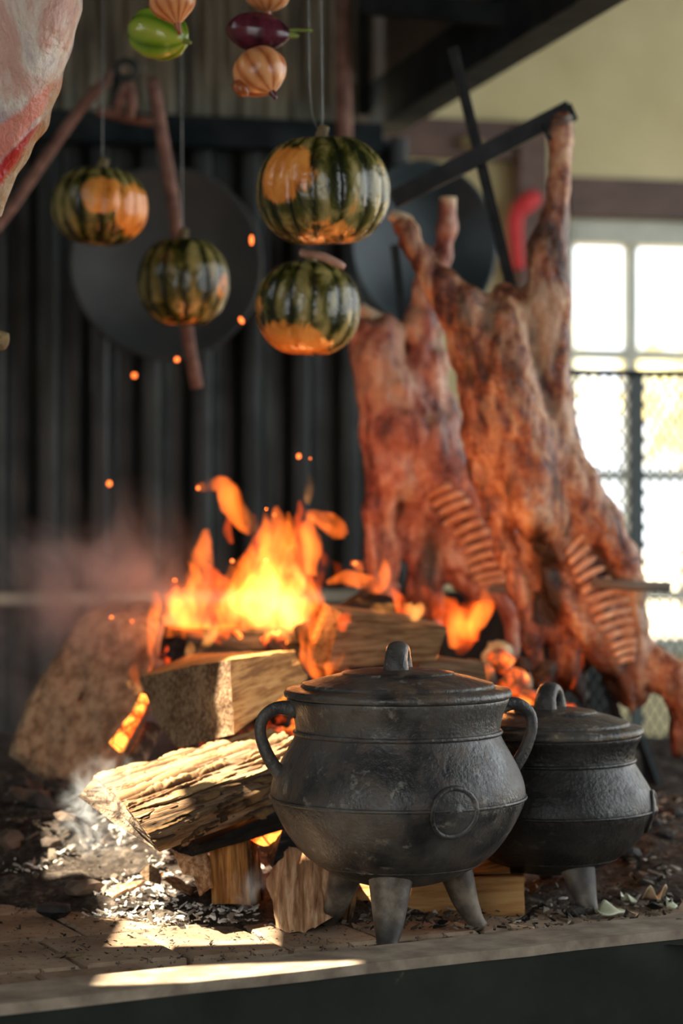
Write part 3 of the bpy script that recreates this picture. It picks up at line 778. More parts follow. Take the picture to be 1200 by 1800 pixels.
# ------------------------------------------------------------------ firewood
def loft(ringA, ringB, nl, npe, amp=0.003, freq=70, stretch=0.1, seed=0, edges=None, bow=0.0, out=0.0, ridge=0.0):
    """surface between two closed rings of corner points; edges = subset of ring edges"""
    A = np.asarray(ringA, float); B = np.asarray(ringB, float); m = len(A)
    ax = norm(B.mean(0) - A.mean(0)); cA, cB = A.mean(0), B.mean(0)
    closed = edges is None
    seq = []
    for e in (range(m) if closed else edges):
        for k in range(npe): seq.append((e, k / npe))
    if not closed: seq.append((edges[-1], 1.0))
    rows = []
    for i in range(nl + 1):
        s = i / nl
        rows.append([(A[e] * (1 - q) + A[(e + 1) % m] * q) * (1 - s) + (B[e] * (1 - q) + B[(e + 1) % m] * q) * s for e, q in seq])
    R = np.array(rows); w = R.shape[1]
    cen = cA[None] * (1 - np.linspace(0, 1, nl + 1)[:, None]) + cB[None] * np.linspace(0, 1, nl + 1)[:, None]
    rad = R - cen[:, None]; rad = rad - (rad @ ax)[..., None] * ax; rn = norm(rad)
    e1 = norm(np.cross(ax, [0.3, 0.5, 0.8])); e2 = np.cross(ax, e1)
    gc = np.stack([R @ e1, R @ e2, (R @ ax) * stretch], -1)
    nz = fbm(gc * freq + seed, seed, 4) - 0.5
    hg = nz + 0.5
    D = nz * amp * 2
    if ridge:
        g2 = np.stack([R @ e1, R @ e2, (R @ ax) * 0.11], -1)
        wv = fbm(g2 * 26 + 9, seed + 5, 2)
        rdg = 1 - np.abs(fbm(g2 * 62 + wv[..., None] * 1.6 + seed, seed, 3) - 0.5) * 4.6
        cr = 1 - np.abs(fbm(np.stack([R @ e1, R @ e2, R @ ax], -1) * 60, seed + 2, 3) - 0.5) * 5
        hg = np.clip(1 - np.clip(rdg, 0, 1) ** 1.3 - 0.22 * np.clip(cr, 0, 1) ** 2, 0, 1)
        D = D + (hg - 0.6) * ridge
    s = np.linspace(0, 1, nl + 1)[:, None]
    R = R + rn * (D + out + bow * np.sin(np.pi * s))[..., None]
    f = []
    for i in range(nl):
        for k in range(w if closed else w - 1):
            k2 = (k + 1) % w
            f.append((i * w + k, (i + 1) * w + k, (i + 1) * w + k2, i * w + k2))
    return R, gc, hg, f, closed

def cap(ring, cen, gc, flip, seed, amp=0.006, dirn=None):
    """end face as concentric rings"""
    w = len(ring); lv = [1.0, 0.92, 0.75, 0.5, 0.25]
    v = []; 
    for l in lv: v.append(cen + (ring - cen) * l)
    v = np.concatenate(v + [cen[None]])
    nz = (fbm(v * 55, seed, 4) - 0.5) * 2 * amp
    k = len(v); fade = np.ones(k); fade[:w] = 0
    v = v + dirn * (nz * fade)[:, None]
    f = []
    for i in range(len(lv) - 1):
        for q in range(w):
            q2 = (q + 1) % w; f.append((i * w + q, (i + 1) * w + q, (i + 1) * w + q2, i * w + q2))
    for q in range(w): f.append(((len(lv) - 1) * w + q, k - 1, (len(lv) - 1) * w + (q + 1) % w))
    if flip: f = [tuple(reversed(q)) for q in f]
    return v, f

def log(name, label, A, B, mat, end='wood_pale', bark_edges=None, bark='bark', nl=30, npe=8, amp=0.003, freq=70, seed=0, ridge=0.012, bark_out=0.004, cat='log', bark_n=None, group=None):
    A = np.array([P(*q) for q in A]); B = np.array([P(*q) for q in B])
    lo_ = np.concatenate([A, B]); base = np.array([lo_[:, 0].mean(), lo_[:, 1].mean(), lo_[:, 2].min()])
    th = thing(name, label, cat, base, group)
    R, gc, hg, f, _ = loft(A, B, nl, npe, amp, freq, 0.1, seed)
    mesh('split_wood', R.reshape(-1, 3), f, M[mat], th, True, {'gc': gc.reshape(-1, 3)})
    ax = norm(B.mean(0) - A.mean(0))
    for ring, g, fl, d in ((R[0], gc[0], False, -ax), (R[-1], gc[-1], True, ax)):
        v, cf = cap(ring, ring.mean(0), g, fl, seed + 3, dirn=d)
        mesh('cut_end', v, cf, M[end], th, True, {'gc': v * np.array([1, 1, 1.0])})
    if bark_edges:
        bn = bark_n or (max(60, nl), 30)
        R2, g2, h2, f2, _ = loft(A, B, bn[0], bn[1], 0.002, 120, 0.2, seed + 1, bark_edges, 0.0, bark_out, ridge)
        R1, *_ = loft(A, B, bn[0], bn[1], 0.0, 120, 0.2, seed + 1, bark_edges, 0.0, -0.003)
        nvt = R2.shape[0] * R2.shape[1]; w = R2.shape[1]; nr = R2.shape[0]
        V_ = np.concatenate([R2.reshape(-1, 3), R1.reshape(-1, 3)])
        f3 = list(f2) + [tuple(i + nvt for i in reversed(q)) for q in f2]
        bd_ = [i for i in range(w)] + [r * w + w - 1 for r in range(1, nr)] + [(nr - 1) * w + k for k in range(w - 2, -1, -1)] + [r * w for r in range(nr - 2, 0, -1)]
        for a_, b_ in zip(bd_, bd_[1:] + bd_[:1]): f3.append((a_, b_, b_ + nvt, a_ + nvt))
        mesh('bark', V_, f3, M[bark], th, True, {'gc': np.concatenate([g2.reshape(-1, 3)] * 2), 'hgt': np.concatenate([h2.ravel()] * 2)})
    return th

# big smoking log in front
A = [(137, 1400, 3.42), (167, 1366, 3.50), (205, 1400, 3.40), (243, 1443, 3.31), (262, 1472, 3.29), (280, 1497, 3.31), (205, 1450, 3.37)]
B = [(450, 1345, 3.66), (470, 1282, 3.70), (505, 1296, 3.62), (535, 1325, 3.56), (540, 1350, 3.55), (548, 1402, 3.56), (500, 1390, 3.6)]
smk_log = log('split_log', 'smoking split log with deeply grooved golden bark resting over the ash', A, B, 'wood_brown', 'end_ash', [1, 2], 'bark', 40, 8, 0.003, 60, 3, 0.017, 0.006, bark_n=(190, 60))
A2 = np.array([P(*q) for q in A]); B2 = np.array([P(*q) for q in B])
R2, g2, h2, f2, _ = loft(A2, B2, 130, 34, 0.003, 120, 0.2, 8, [3, 4], 0, 0.003, 0.013)
mesh('bark', R2.reshape(-1, 3), f2, M['bark_dark'], smk_log, True, {'gc': g2.reshape(-1, 3), 'hgt': h2.ravel()})
# charred, glowing log under it
log('charred_log', 'charred cracked log glowing red under the smoking bark log', [(300, 1492, 3.48), (330, 1470, 3.52), (350, 1485, 3.42), (335, 1505, 3.42)], [(560, 1385, 3.66), (555, 1345, 3.7), (575, 1390, 3.52), (560, 1440, 3.52)], 'charcoal', 'charcoal', nl=40, npe=10, amp=0.006, seed=5)
v, f = lump((0.048, 0.03, 0.036), 91, 4, 0.45); tag(mesh('ember_block', v + P(455, 1442, 3.52), f, M['ember_hot']), 'glowing orange ember block behind the left of the big pot', 'ember')
v, f = lump((0.02, 0.018, 0.014), 93, 3, 0.5); tag(mesh('ember_block', v + P(612, 1612, 3.44), f, M['ember_hot']), 'small glowing ember under the big pot', 'ember')
# block on top
A = [(245, 1190, 3.86), (330, 1172, 3.74), (404, 1160, 3.62), (408, 1222, 3.60), (410, 1290, 3.61), (310, 1316, 3.74), (272, 1262, 3.82)]
B = [(330, 1150, 4.12), (430, 1146, 4.0), (516, 1143, 3.88), (528, 1168, 3.86), (541, 1192, 3.86), (450, 1240, 4.0), (380, 1230, 4.1)]
log('split_log', 'square golden split log with a sunlit top edge on the woodpile', A, B, 'wood_gold', 'wood_brown', None, nl=30, npe=10, amp=0.004, seed=11)
Aq = [(245, 1190, 3.855), (325, 1172, 3.74), (404, 1161, 3.615), (408, 1222, 3.595), (411, 1289, 3.605), (310, 1316, 3.735), (270, 1262, 3.81)]
Bq = [(252, 1188, 3.88), (332, 1171, 3.765), (410, 1160, 3.64), (414, 1222, 3.62), (417, 1289, 3.63), (316, 1316, 3.76), (278, 1260, 3.835)]
def rough_slab(name, label, A, mat, thick, seed, amp=0.012, par=None, freq=38, cat='log', end=None):
    """thick slab with a rough front face: A = corner ring in pixels, extruded by the vector thick"""
    R = np.array([P(*q) for q in A]); c = R.mean(0); m = len(R); npe = 14
    ring = np.concatenate([R[i] + (R[(i + 1) % m] - R[i]) * np.linspace(0, 1, npe, endpoint=False)[:, None] for i in range(m)])
    w = len(ring); lv = np.linspace(1, 0.04, 22); nrm = norm(np.asarray(thick, float))
    ring = ring + norm(ring - c) * ((fbm(ring * 30, seed, 3) - 0.5) * 0.02)[:, None]
    front = np.concatenate([c + (ring - c) * l for l in lv])
    g = front.copy()
    d = (fbm(front * np.array([freq, freq, freq * 0.4]), seed, 4) - 0.5) * 2 * amp
    d = d - amp * 1.2 * np.repeat(np.linspace(0, 1, len(lv)) < 0.06, w)
    front = front - nrm * d[:, None]
    back = np.concatenate([c + (ring - c) * l for l in (1, 0.04)]) + np.asarray(thick, float)
    V_ = np.concatenate([front, back]); f = []
    for i in range(len(lv) - 1):
        for q in range(w): q2 = (q + 1) % w; f.append((i * w + q, (i + 1) * w + q, (i + 1) * w + q2, i * w + q2))
    f.append(tuple((len(lv) - 1) * w + q for q in range(w)))
    o_ = len(front)
    for q in range(w):
        q2 = (q + 1) % w; f.append((q, q2, o_ + q2, o_ + q)); f.append((o_ + q, o_ + q2, o_ + w + q2, o_ + w + q))
    f.append(tuple(o_ + w + q for q in range(w)))
    hg = np.clip(0.5 + np.concatenate([d, np.zeros(len(back))]) / amp * 0.8, 0, 1)
    o = mesh(name, V_, f, M[mat], par, True, {'gc': np.concatenate([g, back]) * np.array([1, 1, 0.3]), 'hgt': hg})
    return tag(o, label, cat) if label else o
# big pale slab at the left
rough_slab('bark_slab', 'large pale brown log slab leaning at the left of the fire', [(138, 1086, 4.32), (200, 1088, 4.30), (250, 1108, 4.28), (252, 1190, 4.22), (200, 1300, 4.14), (150, 1392, 4.08), (70, 1375, 4.1), (10, 1330, 4.14), (40, 1240, 4.2), (90, 1160, 4.26)], 'wood_tan', (0.05, 0.12, 0.03), 31, 0.010, freq=26)
# split log behind the big pot
log('split_log', 'tan split log with a blackened top behind the big pot', [(548, 1120, 4.05), (570, 1062, 4.15), (600, 1075, 4.02), (575, 1178, 3.98), (552, 1170, 4.0)], [(755, 1090, 4.1), (740, 1082, 4.16), (786, 1104, 4.0), (765, 1160, 3.96), (745, 1150, 4.0)], 'wood_char', 'wood_gold', nl=30, npe=10, amp=0.006, seed=15)
log('charred_log', 'black charred log burning at the heart of the fire', [(556, 1140, 4.2), (560, 1085, 4.3), (600, 1060, 4.22), (598, 1110, 4.12)], [(650, 1075, 4.25), (640, 1035, 4.32), (690, 1050, 4.25), (700, 1090, 4.15)], 'charcoal', 'charcoal', nl=26, npe=10, amp=0.012, freq=40, seed=18)
log('split_log', 'grey bark log lying just behind the big pot lid', [(700, 1205, 4.0), (715, 1155, 4.05), (740, 1150, 3.98), (730, 1215, 3.94)], [(850, 1215, 4.0), (830, 1168, 4.05), (850, 1165, 3.98), (860, 1225, 3.94)], 'wood_brown', 'wood_brown', nl=24, npe=8, amp=0.006, seed=19)
log('charred_log', 'dark burning log under the flames beside the square split log', [(280, 1150, 4.2), (290, 1100, 4.25), (330, 1110, 4.15), (320, 1170, 4.12)], [(540, 1150, 4.3), (545, 1100, 4.35), (575, 1110, 4.25), (570, 1170, 4.2)], 'charcoal', 'charcoal', nl=26, npe=10, amp=0.010, freq=40, seed=21)
for i, (a_, b_, lab) in enumerate([(P(330, 1330, 4.25), P(700, 1345, 4.15), 'ash grey charred log at the base of the fire'), (P(420, 1235, 4.3), P(800, 1262, 4.12), 'second charred log lying across the fire base'), (P(760, 1330, 4.1), P(1010, 1290, 4.4), 'charred log below the redder carcass')]):
    th = thing('charred_log', lab, 'log', (a_ + b_) / 2 - [0, 0, .05]); q = smooth_path([a_, (a_ + b_) / 2 + [0, 0, .01], b_], 40); v, f = tube(q, .05 + .012 * np.sin(np.arange(40) * .7 + i), 22)
    v = v + norm(v - np.concatenate([np.repeat(q, 22, 0), q[:1], q[-1:]])) * ((fbm(v * 34, 50 + i, 4) - .5) * .04)[:, None]; mesh('charred_wood', v, f, M['ember_dim'], th)
# upright split piece
A = [(468, 1552, 3.44), (497, 1476, 3.50), (545, 1505, 3.46), (588, 1535, 3.45), (600, 1530, 3.56), (520, 1470, 3.60)]
B = [(484, 1628, 3.34), (508, 1642, 3.31), (548, 1634, 3.32), (584, 1612, 3.36), (590, 1600, 3.48), (500, 1606, 3.48)]
log('split_log', 'pale upright split log with coarse vertical grain beside the front pot foot', A, B, 'wood_pale', 'charcoal', None, nl=50, npe=26, amp=0.0075, freq=120, seed=23)
log('bark_piece', 'short dark bark piece under the big pot beside the pale upright log', [(588, 1545, 3.50), (605, 1540, 3.55), (628, 1548, 3.5), (620, 1560, 3.46)], [(580, 1636, 3.40), (590, 1625, 3.46), (618, 1618, 3.42), (606, 1636, 3.38)], 'wood_brown', 'charcoal', [2], 'bark_dark', nl=20, npe=8, amp=0.004, seed=25, ridge=0.006)
# chunk black over pale piece
log('charred_log', 'black charcoal piece wedged beneath the left side of the big pot', [(468, 1512, 3.50), (488, 1440, 3.56), (500, 1445, 3.50), (478, 1525, 3.46)], [(520, 1490, 3.52), (530, 1445, 3.58), (545, 1450, 3.5), (535, 1500, 3.48)], 'charcoal', 'charcoal', nl=16, npe=8, amp=0.005, seed=27)
# board under the pot, small offcut on it
log('board', 'orange sawn wooden block lying behind the big pot feet', [(612, 1552, 3.50), (612, 1536, 3.62), (612, 1605, 3.62), (614, 1628, 3.47)], [(920, 1541, 3.46), (920, 1528, 3.58), (918, 1590, 3.58), (919, 1609, 3.44)], 'wood_orange', 'wood_orange', None, nl=40, npe=8, amp=0.0016, freq=70, seed=29)
log('offcut', 'small golden wood offcut stacked on the orange block', [(820, 1538, 3.50), (838, 1500, 3.58), (838, 1520, 3.62), (820, 1540, 3.6)], [(896, 1536, 3.49), (896, 1478, 3.57), (896, 1500, 3.64), (896, 1540, 3.6)], 'wood_gold', 'wood_gold', None, nl=16, npe=8, amp=0.002, seed=33)
# brown chunk under the smoking log
log('split_log', 'orange brown split chunk standing under the smoking log', [(366, 1474, 3.50), (405, 1462, 3.47), (432, 1468, 3.48), (452, 1490, 3.53), (400, 1470, 3.60)], [(372, 1590, 3.46), (408, 1588, 3.41), (440, 1592, 3.43), (460, 1582, 3.48), (400, 1575, 3.56)], 'wood_gold', 'charcoal', [2], 'bark_dark', nl=30, npe=10, amp=0.006, freq=45, seed=35, ridge=0.008)
rough_slab('bark_chip', 'bright splintered chip standing under the smoking log', [(305, 1500, 3.46), (330, 1478, 3.47), (365, 1490, 3.47), (372, 1560, 3.43), (350, 1575, 3.41), (340, 1545, 3.43), (318, 1540, 3.44)], 'wood_pale', (0.0, 0.02, 0.0), 37, 0.006, cat='chip')
rough_slab('bark_chip', 'flat brown bark chip tilted among the ash flakes', [(248, 1535, 3.47), (262, 1520, 3.48), (288, 1536, 3.45), (282, 1556, 3.43), (258, 1548, 3.45)], 'wood_brown', (0.0, 0.008, -0.002), 38, 0.002, cat='chip')
rough_slab('bark_chip', 'long pale bark chip lying on the white ash', [(183, 1566, 3.44), (205, 1552, 3.47), (255, 1546, 3.48), (240, 1558, 3.45), (195, 1578, 3.42)], 'wood_pale', (0.0, 0.006, -0.004), 39, 0.003, cat='chip')
rough_slab('bark_chip', 'curled dark chip under the smoking log tip', [(288, 1545, 3.46), (310, 1540, 3.48), (340, 1560, 3.46), (330, 1568, 3.44), (300, 1558, 3.44)], 'wood_brown', (0.0, 0.008, -0.003), 41, 0.003, cat='chip')
# burning stick at the left
v, f = tube(smooth_path([P(255, 1225, 4.0), P(238, 1260, 3.98), P(205, 1312, 3.95)], 16), np.linspace(0.009, 0.014, 16), 12)
v = v + norm(v - v.mean(0)) * ((fbm(v * 60, 4) - 0.5) * 0.012)[:, None]
tag(mesh('burning_stick', v, f, M['ember_hot']), 'glowing red burning stick between the pale slab and the square log', 'stick')
v, f = tube(smooth_path([P(268, 1280, 4.0), P(232, 1352, 3.93)], 10), 0.017, 10); tag(mesh('stick', v, f, M['end_ash']), 'pale ashy stick end below the glowing stick', 'stick')
# embers in the heart of the fire
for i, (px, py, Y, r_) in enumerate([(600, 1095, 4.1, 22), (620, 1085, 4.15, 16), (540, 1115, 4.2, 24), (420, 1130, 4.2, 26), (360, 1140, 4.2, 22), (480, 1135, 4.2, 26), (300, 1150, 4.2, 20), (850, 1190, 4.15, 24), (900, 1200, 4.2, 26), (880, 1160, 4.25, 24), (930, 1230, 4.15, 24), (840, 1215, 4.1, 20), (960, 1180, 4.3, 22), (500, 1265, 3.85, 18), (480, 1285, 3.82, 14), (920, 1170, 4.3, 18), (960, 1300, 4.25, 18), (930, 1290, 4.2, 16), (830, 1170, 4.2, 16)]):
    s = r_ * Y / F; v, f = lump((s, s * 0.9, s * 0.75), 120 + i, 3, 0.6)
    tag(mesh('ember', rotany(v, i) + P(px, py, Y), f, M['ember'] if i < 7 else M['ember_dim']), 'glowing ember lump under the flames' if i < 7 else 'dim red ember lump below the roasting carcasses', 'ember', 'embers in the fire' if i < 7 else 'embers below the carcasses')
# whitish ash stones behind the pots
for i, (px, py, rx, ry, lab) in enumerate([(878, 1150, 26, 26, 'pale ash covered lump among the embers under the back carcass'), (915, 1205, 16, 30, 'narrow greyish ash lump behind the small pot lid')]):
    Y = 4.4; v, f = lump((rx * Y / F, rx * Y / F, ry * Y / F), 140 + i, 3, 0.75); tag(mesh('ash_lump', v + P(px, py, Y), f, M['peel'] if i == 0 else M['bone']), lab, 'ash')

# ------------------------------------------------------------------ iron pots
def ring_tube(rad, z, r, n=72):
    a = np.linspace(0, 2 * math.pi, n, endpoint=False); m = 8; b = np.linspace(0, 2 * math.pi, m, endpoint=False)
    v = np.array([((rad + r * math.cos(q)) * math.cos(p), (rad + r * math.cos(q)) * math.sin(p), z + r * math.sin(q)) for p in a for q in b])
    f = [(i * m + k, ((i + 1) % n) * m + k, ((i + 1) % n) * m + (k + 1) % m, i * m + (k + 1) % m) for i in range(n) for k in range(m)]
    return v, f

PROF = [(0.002, .071), (.04, .073), (.080, .084), (.112, .100), (.136, .1175), (.156, .141), (.170, .164), (.180, .185), (.1845, .2005), (.1835, .216), (.179, .232), (.171, .249), (.1605, .268), (.1515, .284), (.1485, .294), (.149, .304), (.152, .318), (.1565, .330), (.160, .338), (.1605, .343), (.157, .344)]
def belly_r(z, rs, z0, zs):
    p = np.array(PROF); return np.interp(z, z0 + (p[:-2, 1] - .071) * zs, p[:-2, 0] * rs)

def pot(name, label, cx, cy_, rs, z0, zs, leg_angs, han, med, mats, knob_ang, knob_y=0.0, tongue=False):
    c = np.array([cx, cy_, 0.0]); th = thing(name, label, 'pot', c)
    zz = lambda z: z0 + (z - .071) * zs
    pr = smooth_path([(r * rs, zz(z)) for r, z in PROF], 90)
    v, f = lathe(pr, 96, c); mesh('body', v, f, M[mats[0]], th)
    for zq, rr, extra in ((.2005, .0028, 0.0), (.294, .0036, 0.0), (.105, .0012, 0.0)):
        v, f = ring_tube(belly_r(zz(zq), rs, z0, zs) + 0.0004, zz(zq), rr * rs); mesh('moulded_ring', v + c, f, M[mats[0]], th)
    # legs
    for a in leg_angs:
        d = np.array([math.cos(a), math.sin(a), 0])
        rt = belly_r(zz(.105), rs, z0, zs)
        pts = [d * rt * 0.70 + [0, 0, zz(.105)], d * rt * 0.80 + [0, 0, zz(.078)], d * rt * 0.90 + [0, 0, zz(.071) * 0.62], d * rt * 1.0 + [0, 0, zz(.071) * 0.28], d * rt * 1.10 + [0, 0, 0.002]]
        q = smooth_path(pts, 20) + c; rad = np.interp(np.linspace(0, 1, 20), [0, .25, .6, .9, 1], [.034, .029, .021, .0150, .0155]) * rs
        v, f = tube(q, rad, 16, 0.8, d); lg = mesh('leg', v, f, M[mats[2]], th)
    # ear handles
    for a in han:
        d = np.array([math.cos(a), math.sin(a), 0]); r1 = belly_r(zz(.327), rs, z0, zs); r2 = belly_r(zz(.243), rs, z0, zs)
        pts = [d * (r1 - .006) + [0, 0, zz(.328)], d * (r1 + .022) + [0, 0, zz(.331)], d * (r1 + .042) + [0, 0, zz(.318)], d * (r1 + .047) + [0, 0, zz(.297)], d * (r1 + .040) + [0, 0, zz(.272)], d * (r2 + .010) + [0, 0, zz(.250)], d * (r2 - .004) + [0, 0, zz(.232)]]
        q = smooth_path(pts, 34) + c; rad = np.interp(np.linspace(0, 1, 34), [0, .15, .5, .85, 1], [.013, .0095, .0085, .010, .011]) * (0.6 + 0.4 * rs)
        v, f = tube(q, rad, 14, 0.75, np.cross(d, [0, 0, 1])); mesh('ear_handle', v, f, M[mats[0]], th)
    # medallion
    if med is not None:
        zq = zz(.197); r_ = belly_r(zq, rs, z0, zs); d = np.array([math.cos(med), math.sin(med), 0]); s = np.array([-d[1], d[0], 0]); up = np.array([0, 0, 1.0])
        rad_m = .034 * rs
        def on(a, rr, lift):   # follow the belly
            x = math.cos(a) * rr; y = math.sin(a) * rr
            rb = belly_r(zq + y, rs, z0, zs); ang = x / rb
            return c + (d * math.cos(ang) + s * math.sin(ang)) * (rb + lift) + up * (zq + y)
        loop = [on(a, rad_m, 0.001) for a in np.linspace(0, 2 * math.pi, 41)]
        mb = MB()
        lp = np.array(loop[:-1]); m_ = 8; 
        tang = norm(np.roll(lp, -1, 0) - np.roll(lp, 1, 0)); outv = norm(lp - (c + up * zq + d * (r_ - 0.12))); side = np.cross(tang, outv)
        vv = np.concatenate([lp + 0.0042 * (math.cos(b) * outv + math.sin(b) * side) for b in np.linspace(0, 2 * math.pi, m_, endpoint=False)])
        nn = len(lp); ff = [(k * nn + i, k * nn + (i + 1) % nn, ((k + 1) % m_) * nn + (i + 1) % nn, ((k + 1) % m_) * nn + i) for k in range(m_) for i in range(nn)]
        mm = mesh('medallion', vv, ff, M[mats[0]], th)
        rr_ = np.linspace(rad_m, 0.0005, 10); vv = np.array([on(a, r0, 0.0022 + 0.0035 * max(0, 1 - r0 / (.011 * rs)) ** .5 - 0.0012 * (r0 > 0.9 * rad_m)) for r0 in rr_ for a in np.linspace(0, 2 * math.pi, 40, endpoint=False)])
        ff = [(i * 40 + k, i * 40 + (k + 1) % 40, (i + 1) * 40 + (k + 1) % 40, (i + 1) * 40 + k) for i in range(9) for k in range(40)] + [tuple(9 * 40 + k for k in range(40))]
        mesh('medallion_disc', vv, ff, M[mats[0]], mm)
    # lid
    zl = zz(.3455)
    lp = [(0.02, zl - .002), (.158, zl - .002), (.1645, zl), (.1655, zl + .0055), (.162, zl + .010), (.150, zl + .0125), (.1415, zl + .0135), (.1385, zl + .0185), (.134, zl + .0195), (.110, zl + .0265), (.083, zl + .0325), (.0815, zl + .0345), (.055, zl + .0385), (.025, zl + .0405), (.002, zl + .041)]
    lp = [(r * rs, z) for r, z in lp]
    q = [lp[0]]
    for a_, b_ in zip(lp[:-1], lp[1:]): q += [(a_[0] + (b_[0] - a_[0]) * t_, a_[1] + (b_[1] - a_[1]) * t_) for t_ in (.5, 1)]
    v, f = lathe(q, 96, c); ld = mesh('lid', v, f, M[mats[1]], th)
    # lid strap handle
    d = np.array([math.cos(knob_ang), math.sin(knob_ang), 0]); zt_ = zl + .039
    pts = [d * -.030 + [0, 0, zt_ - .004], d * -.027 + [0, 0, zt_ + .014], d * -.014 + [0, 0, zt_ + .027], [0, 0, zt_ + .030], d * .014 + [0, 0, zt_ + .027], d * .027 + [0, 0, zt_ + .014], d * .030 + [0, 0, zt_ - .004]]
    v, f = tube(smooth_path(pts, 30) * np.array([rs, rs, 1]) + c, np.interp(np.linspace(0, 1, 30), [0, .2, .5, .8, 1], [.0125, .0105, .0105, .0105, .0125]), 14, 1.55, np.cross(d, [0, 0, 1]))
    hd = mesh('lid_handle', v, f, M['pot'], ld)
    if tongue:
        v, f = tube([c + np.array([-.058, -.012, zl + .0385]), c + np.array([-.03, -.012, zl + .041]), c + np.array([-.002, -.010, zl + .0415])], [.009, .009, .008], 12, 0.4, (0, 0, 1)); mesh('sunlit_lid_tab', v, f, M['bone'], ld)  # pale colour paints sunlight onto the handle's flat base
    return th

pot('iron_pot', 'large three legged cast iron pot with a round medallion on its belly', (699 - 600) * 3.3 / F, 3.3, 1.0, .071, 1.0, [math.radians(-98), math.radians(22), math.radians(142)], [math.radians(192), math.radians(12)], math.radians(-90 + 24), ('pot', 'lid', 'leg'), math.radians(83))
pot('iron_pot', 'smaller blackened three legged iron pot with a greasy crusted lid', (966 - 600) * 3.56 / F, 3.56, 0.885, .047, 0.80, [math.radians(-62), math.radians(58), math.radians(178)], [math.radians(84)], math.radians(-12), ('pot_b', 'lid_b', 'leg'), math.radians(68), tongue=True)

# peel scraps near the small pot foot
def scrap(px, py, w, h, seed, mat, lab, name='vegetable_scrap'):
    p = ground_pt(px, py); s = p[1] / F; n1, n2 = 12, 8; v = []
    for th_ in (0.0, -0.0022):
        for i in range(n1):
            for j_ in range(n2):
                a = i / (n1 - 1) - 0.5; b = j_ / (n2 - 1) - 0.5
                e = math.sqrt(max(0, 1 - (2 * a) ** 2 * 0.8))
                v.append((a * w * s, b * w * s * 0.6 * e, h * s * (0.25 + 0.7 * (0.5 + 0.5 * math.sin(a * 9 + seed)) * (0.6 + b)) + th_))
    f = []
    k = n1 * n2
    for i in range(n1 - 1):
        for j_ in range(n2 - 1):
            a = i * n2 + j_; f.append((a, a + n2, a + n2 + 1, a + 1)); f.append((a + k, a + k + 1, a + k + n2 + 1, a + k + n2))
    bd_ = [i * n2 for i in range(n1)] + [(n1 - 1) * n2 + j_ for j_ in range(1, n2)] + [i * n2 + n2 - 1 for i in range(n1 - 2, -1, -1)] + [j_ for j_ in range(n2 - 2, 0, -1)]
    for a, b in zip(bd_, bd_[1:] + bd_[:1]): f.append((a, a + k, b + k, b))
    tag(mesh(name, rotz(np.array(v), seed * 0.7) + p + [0, 0, 0.002], f, M[mat], None, True), lab, 'scrap')
scrap(1072, 1612, 62, 26, 1, 'peel', 'pale green vegetable peel beside the small pot foot')
scrap(1105, 1590, 36, 20, 3, 'peel', 'small whitish peel scrap behind the pale green peel')
scrap(1150, 1590, 44, 34, 5, 'bone', 'crumpled brownish scrap on the right of the hearth')
scrap(1180, 1600, 34, 22, 2, 'peel', 'grey papery scrap at the right end of the ledge')
for i, (x0, y0, x1, y1, lab) in enumerate([(895, 1632, 938, 1636, 'pale wood splinter between the two pots'), (1090, 1606, 1120, 1612, 'thin tan splinter beside the peel scraps'), (95, 1684, 142, 1682, 'orange brown splinter lying on the bricks'), (800, 1628, 830, 1634, 'short brown splinter under the orange block')]):
    a_, b_ = ground_pt(x0, y0), ground_pt(x1, y1); mb = MB(); mb.add(*bar(a_ + [0, 0, .004], b_ + [0, 0, .003], .006, .004)); mb.build('splinter', M['stem'] if i == 2 else M['bone']); tag(bpy.context.scene.objects[-1], lab, 'splinter')

# ------------------------------------------------------------------ roasting carcasses and their crosses
def ch(Y0, *pts): return [(*P(px, py, Y0 + dy), r * Y0 / F) for px, py, dy, r in pts]

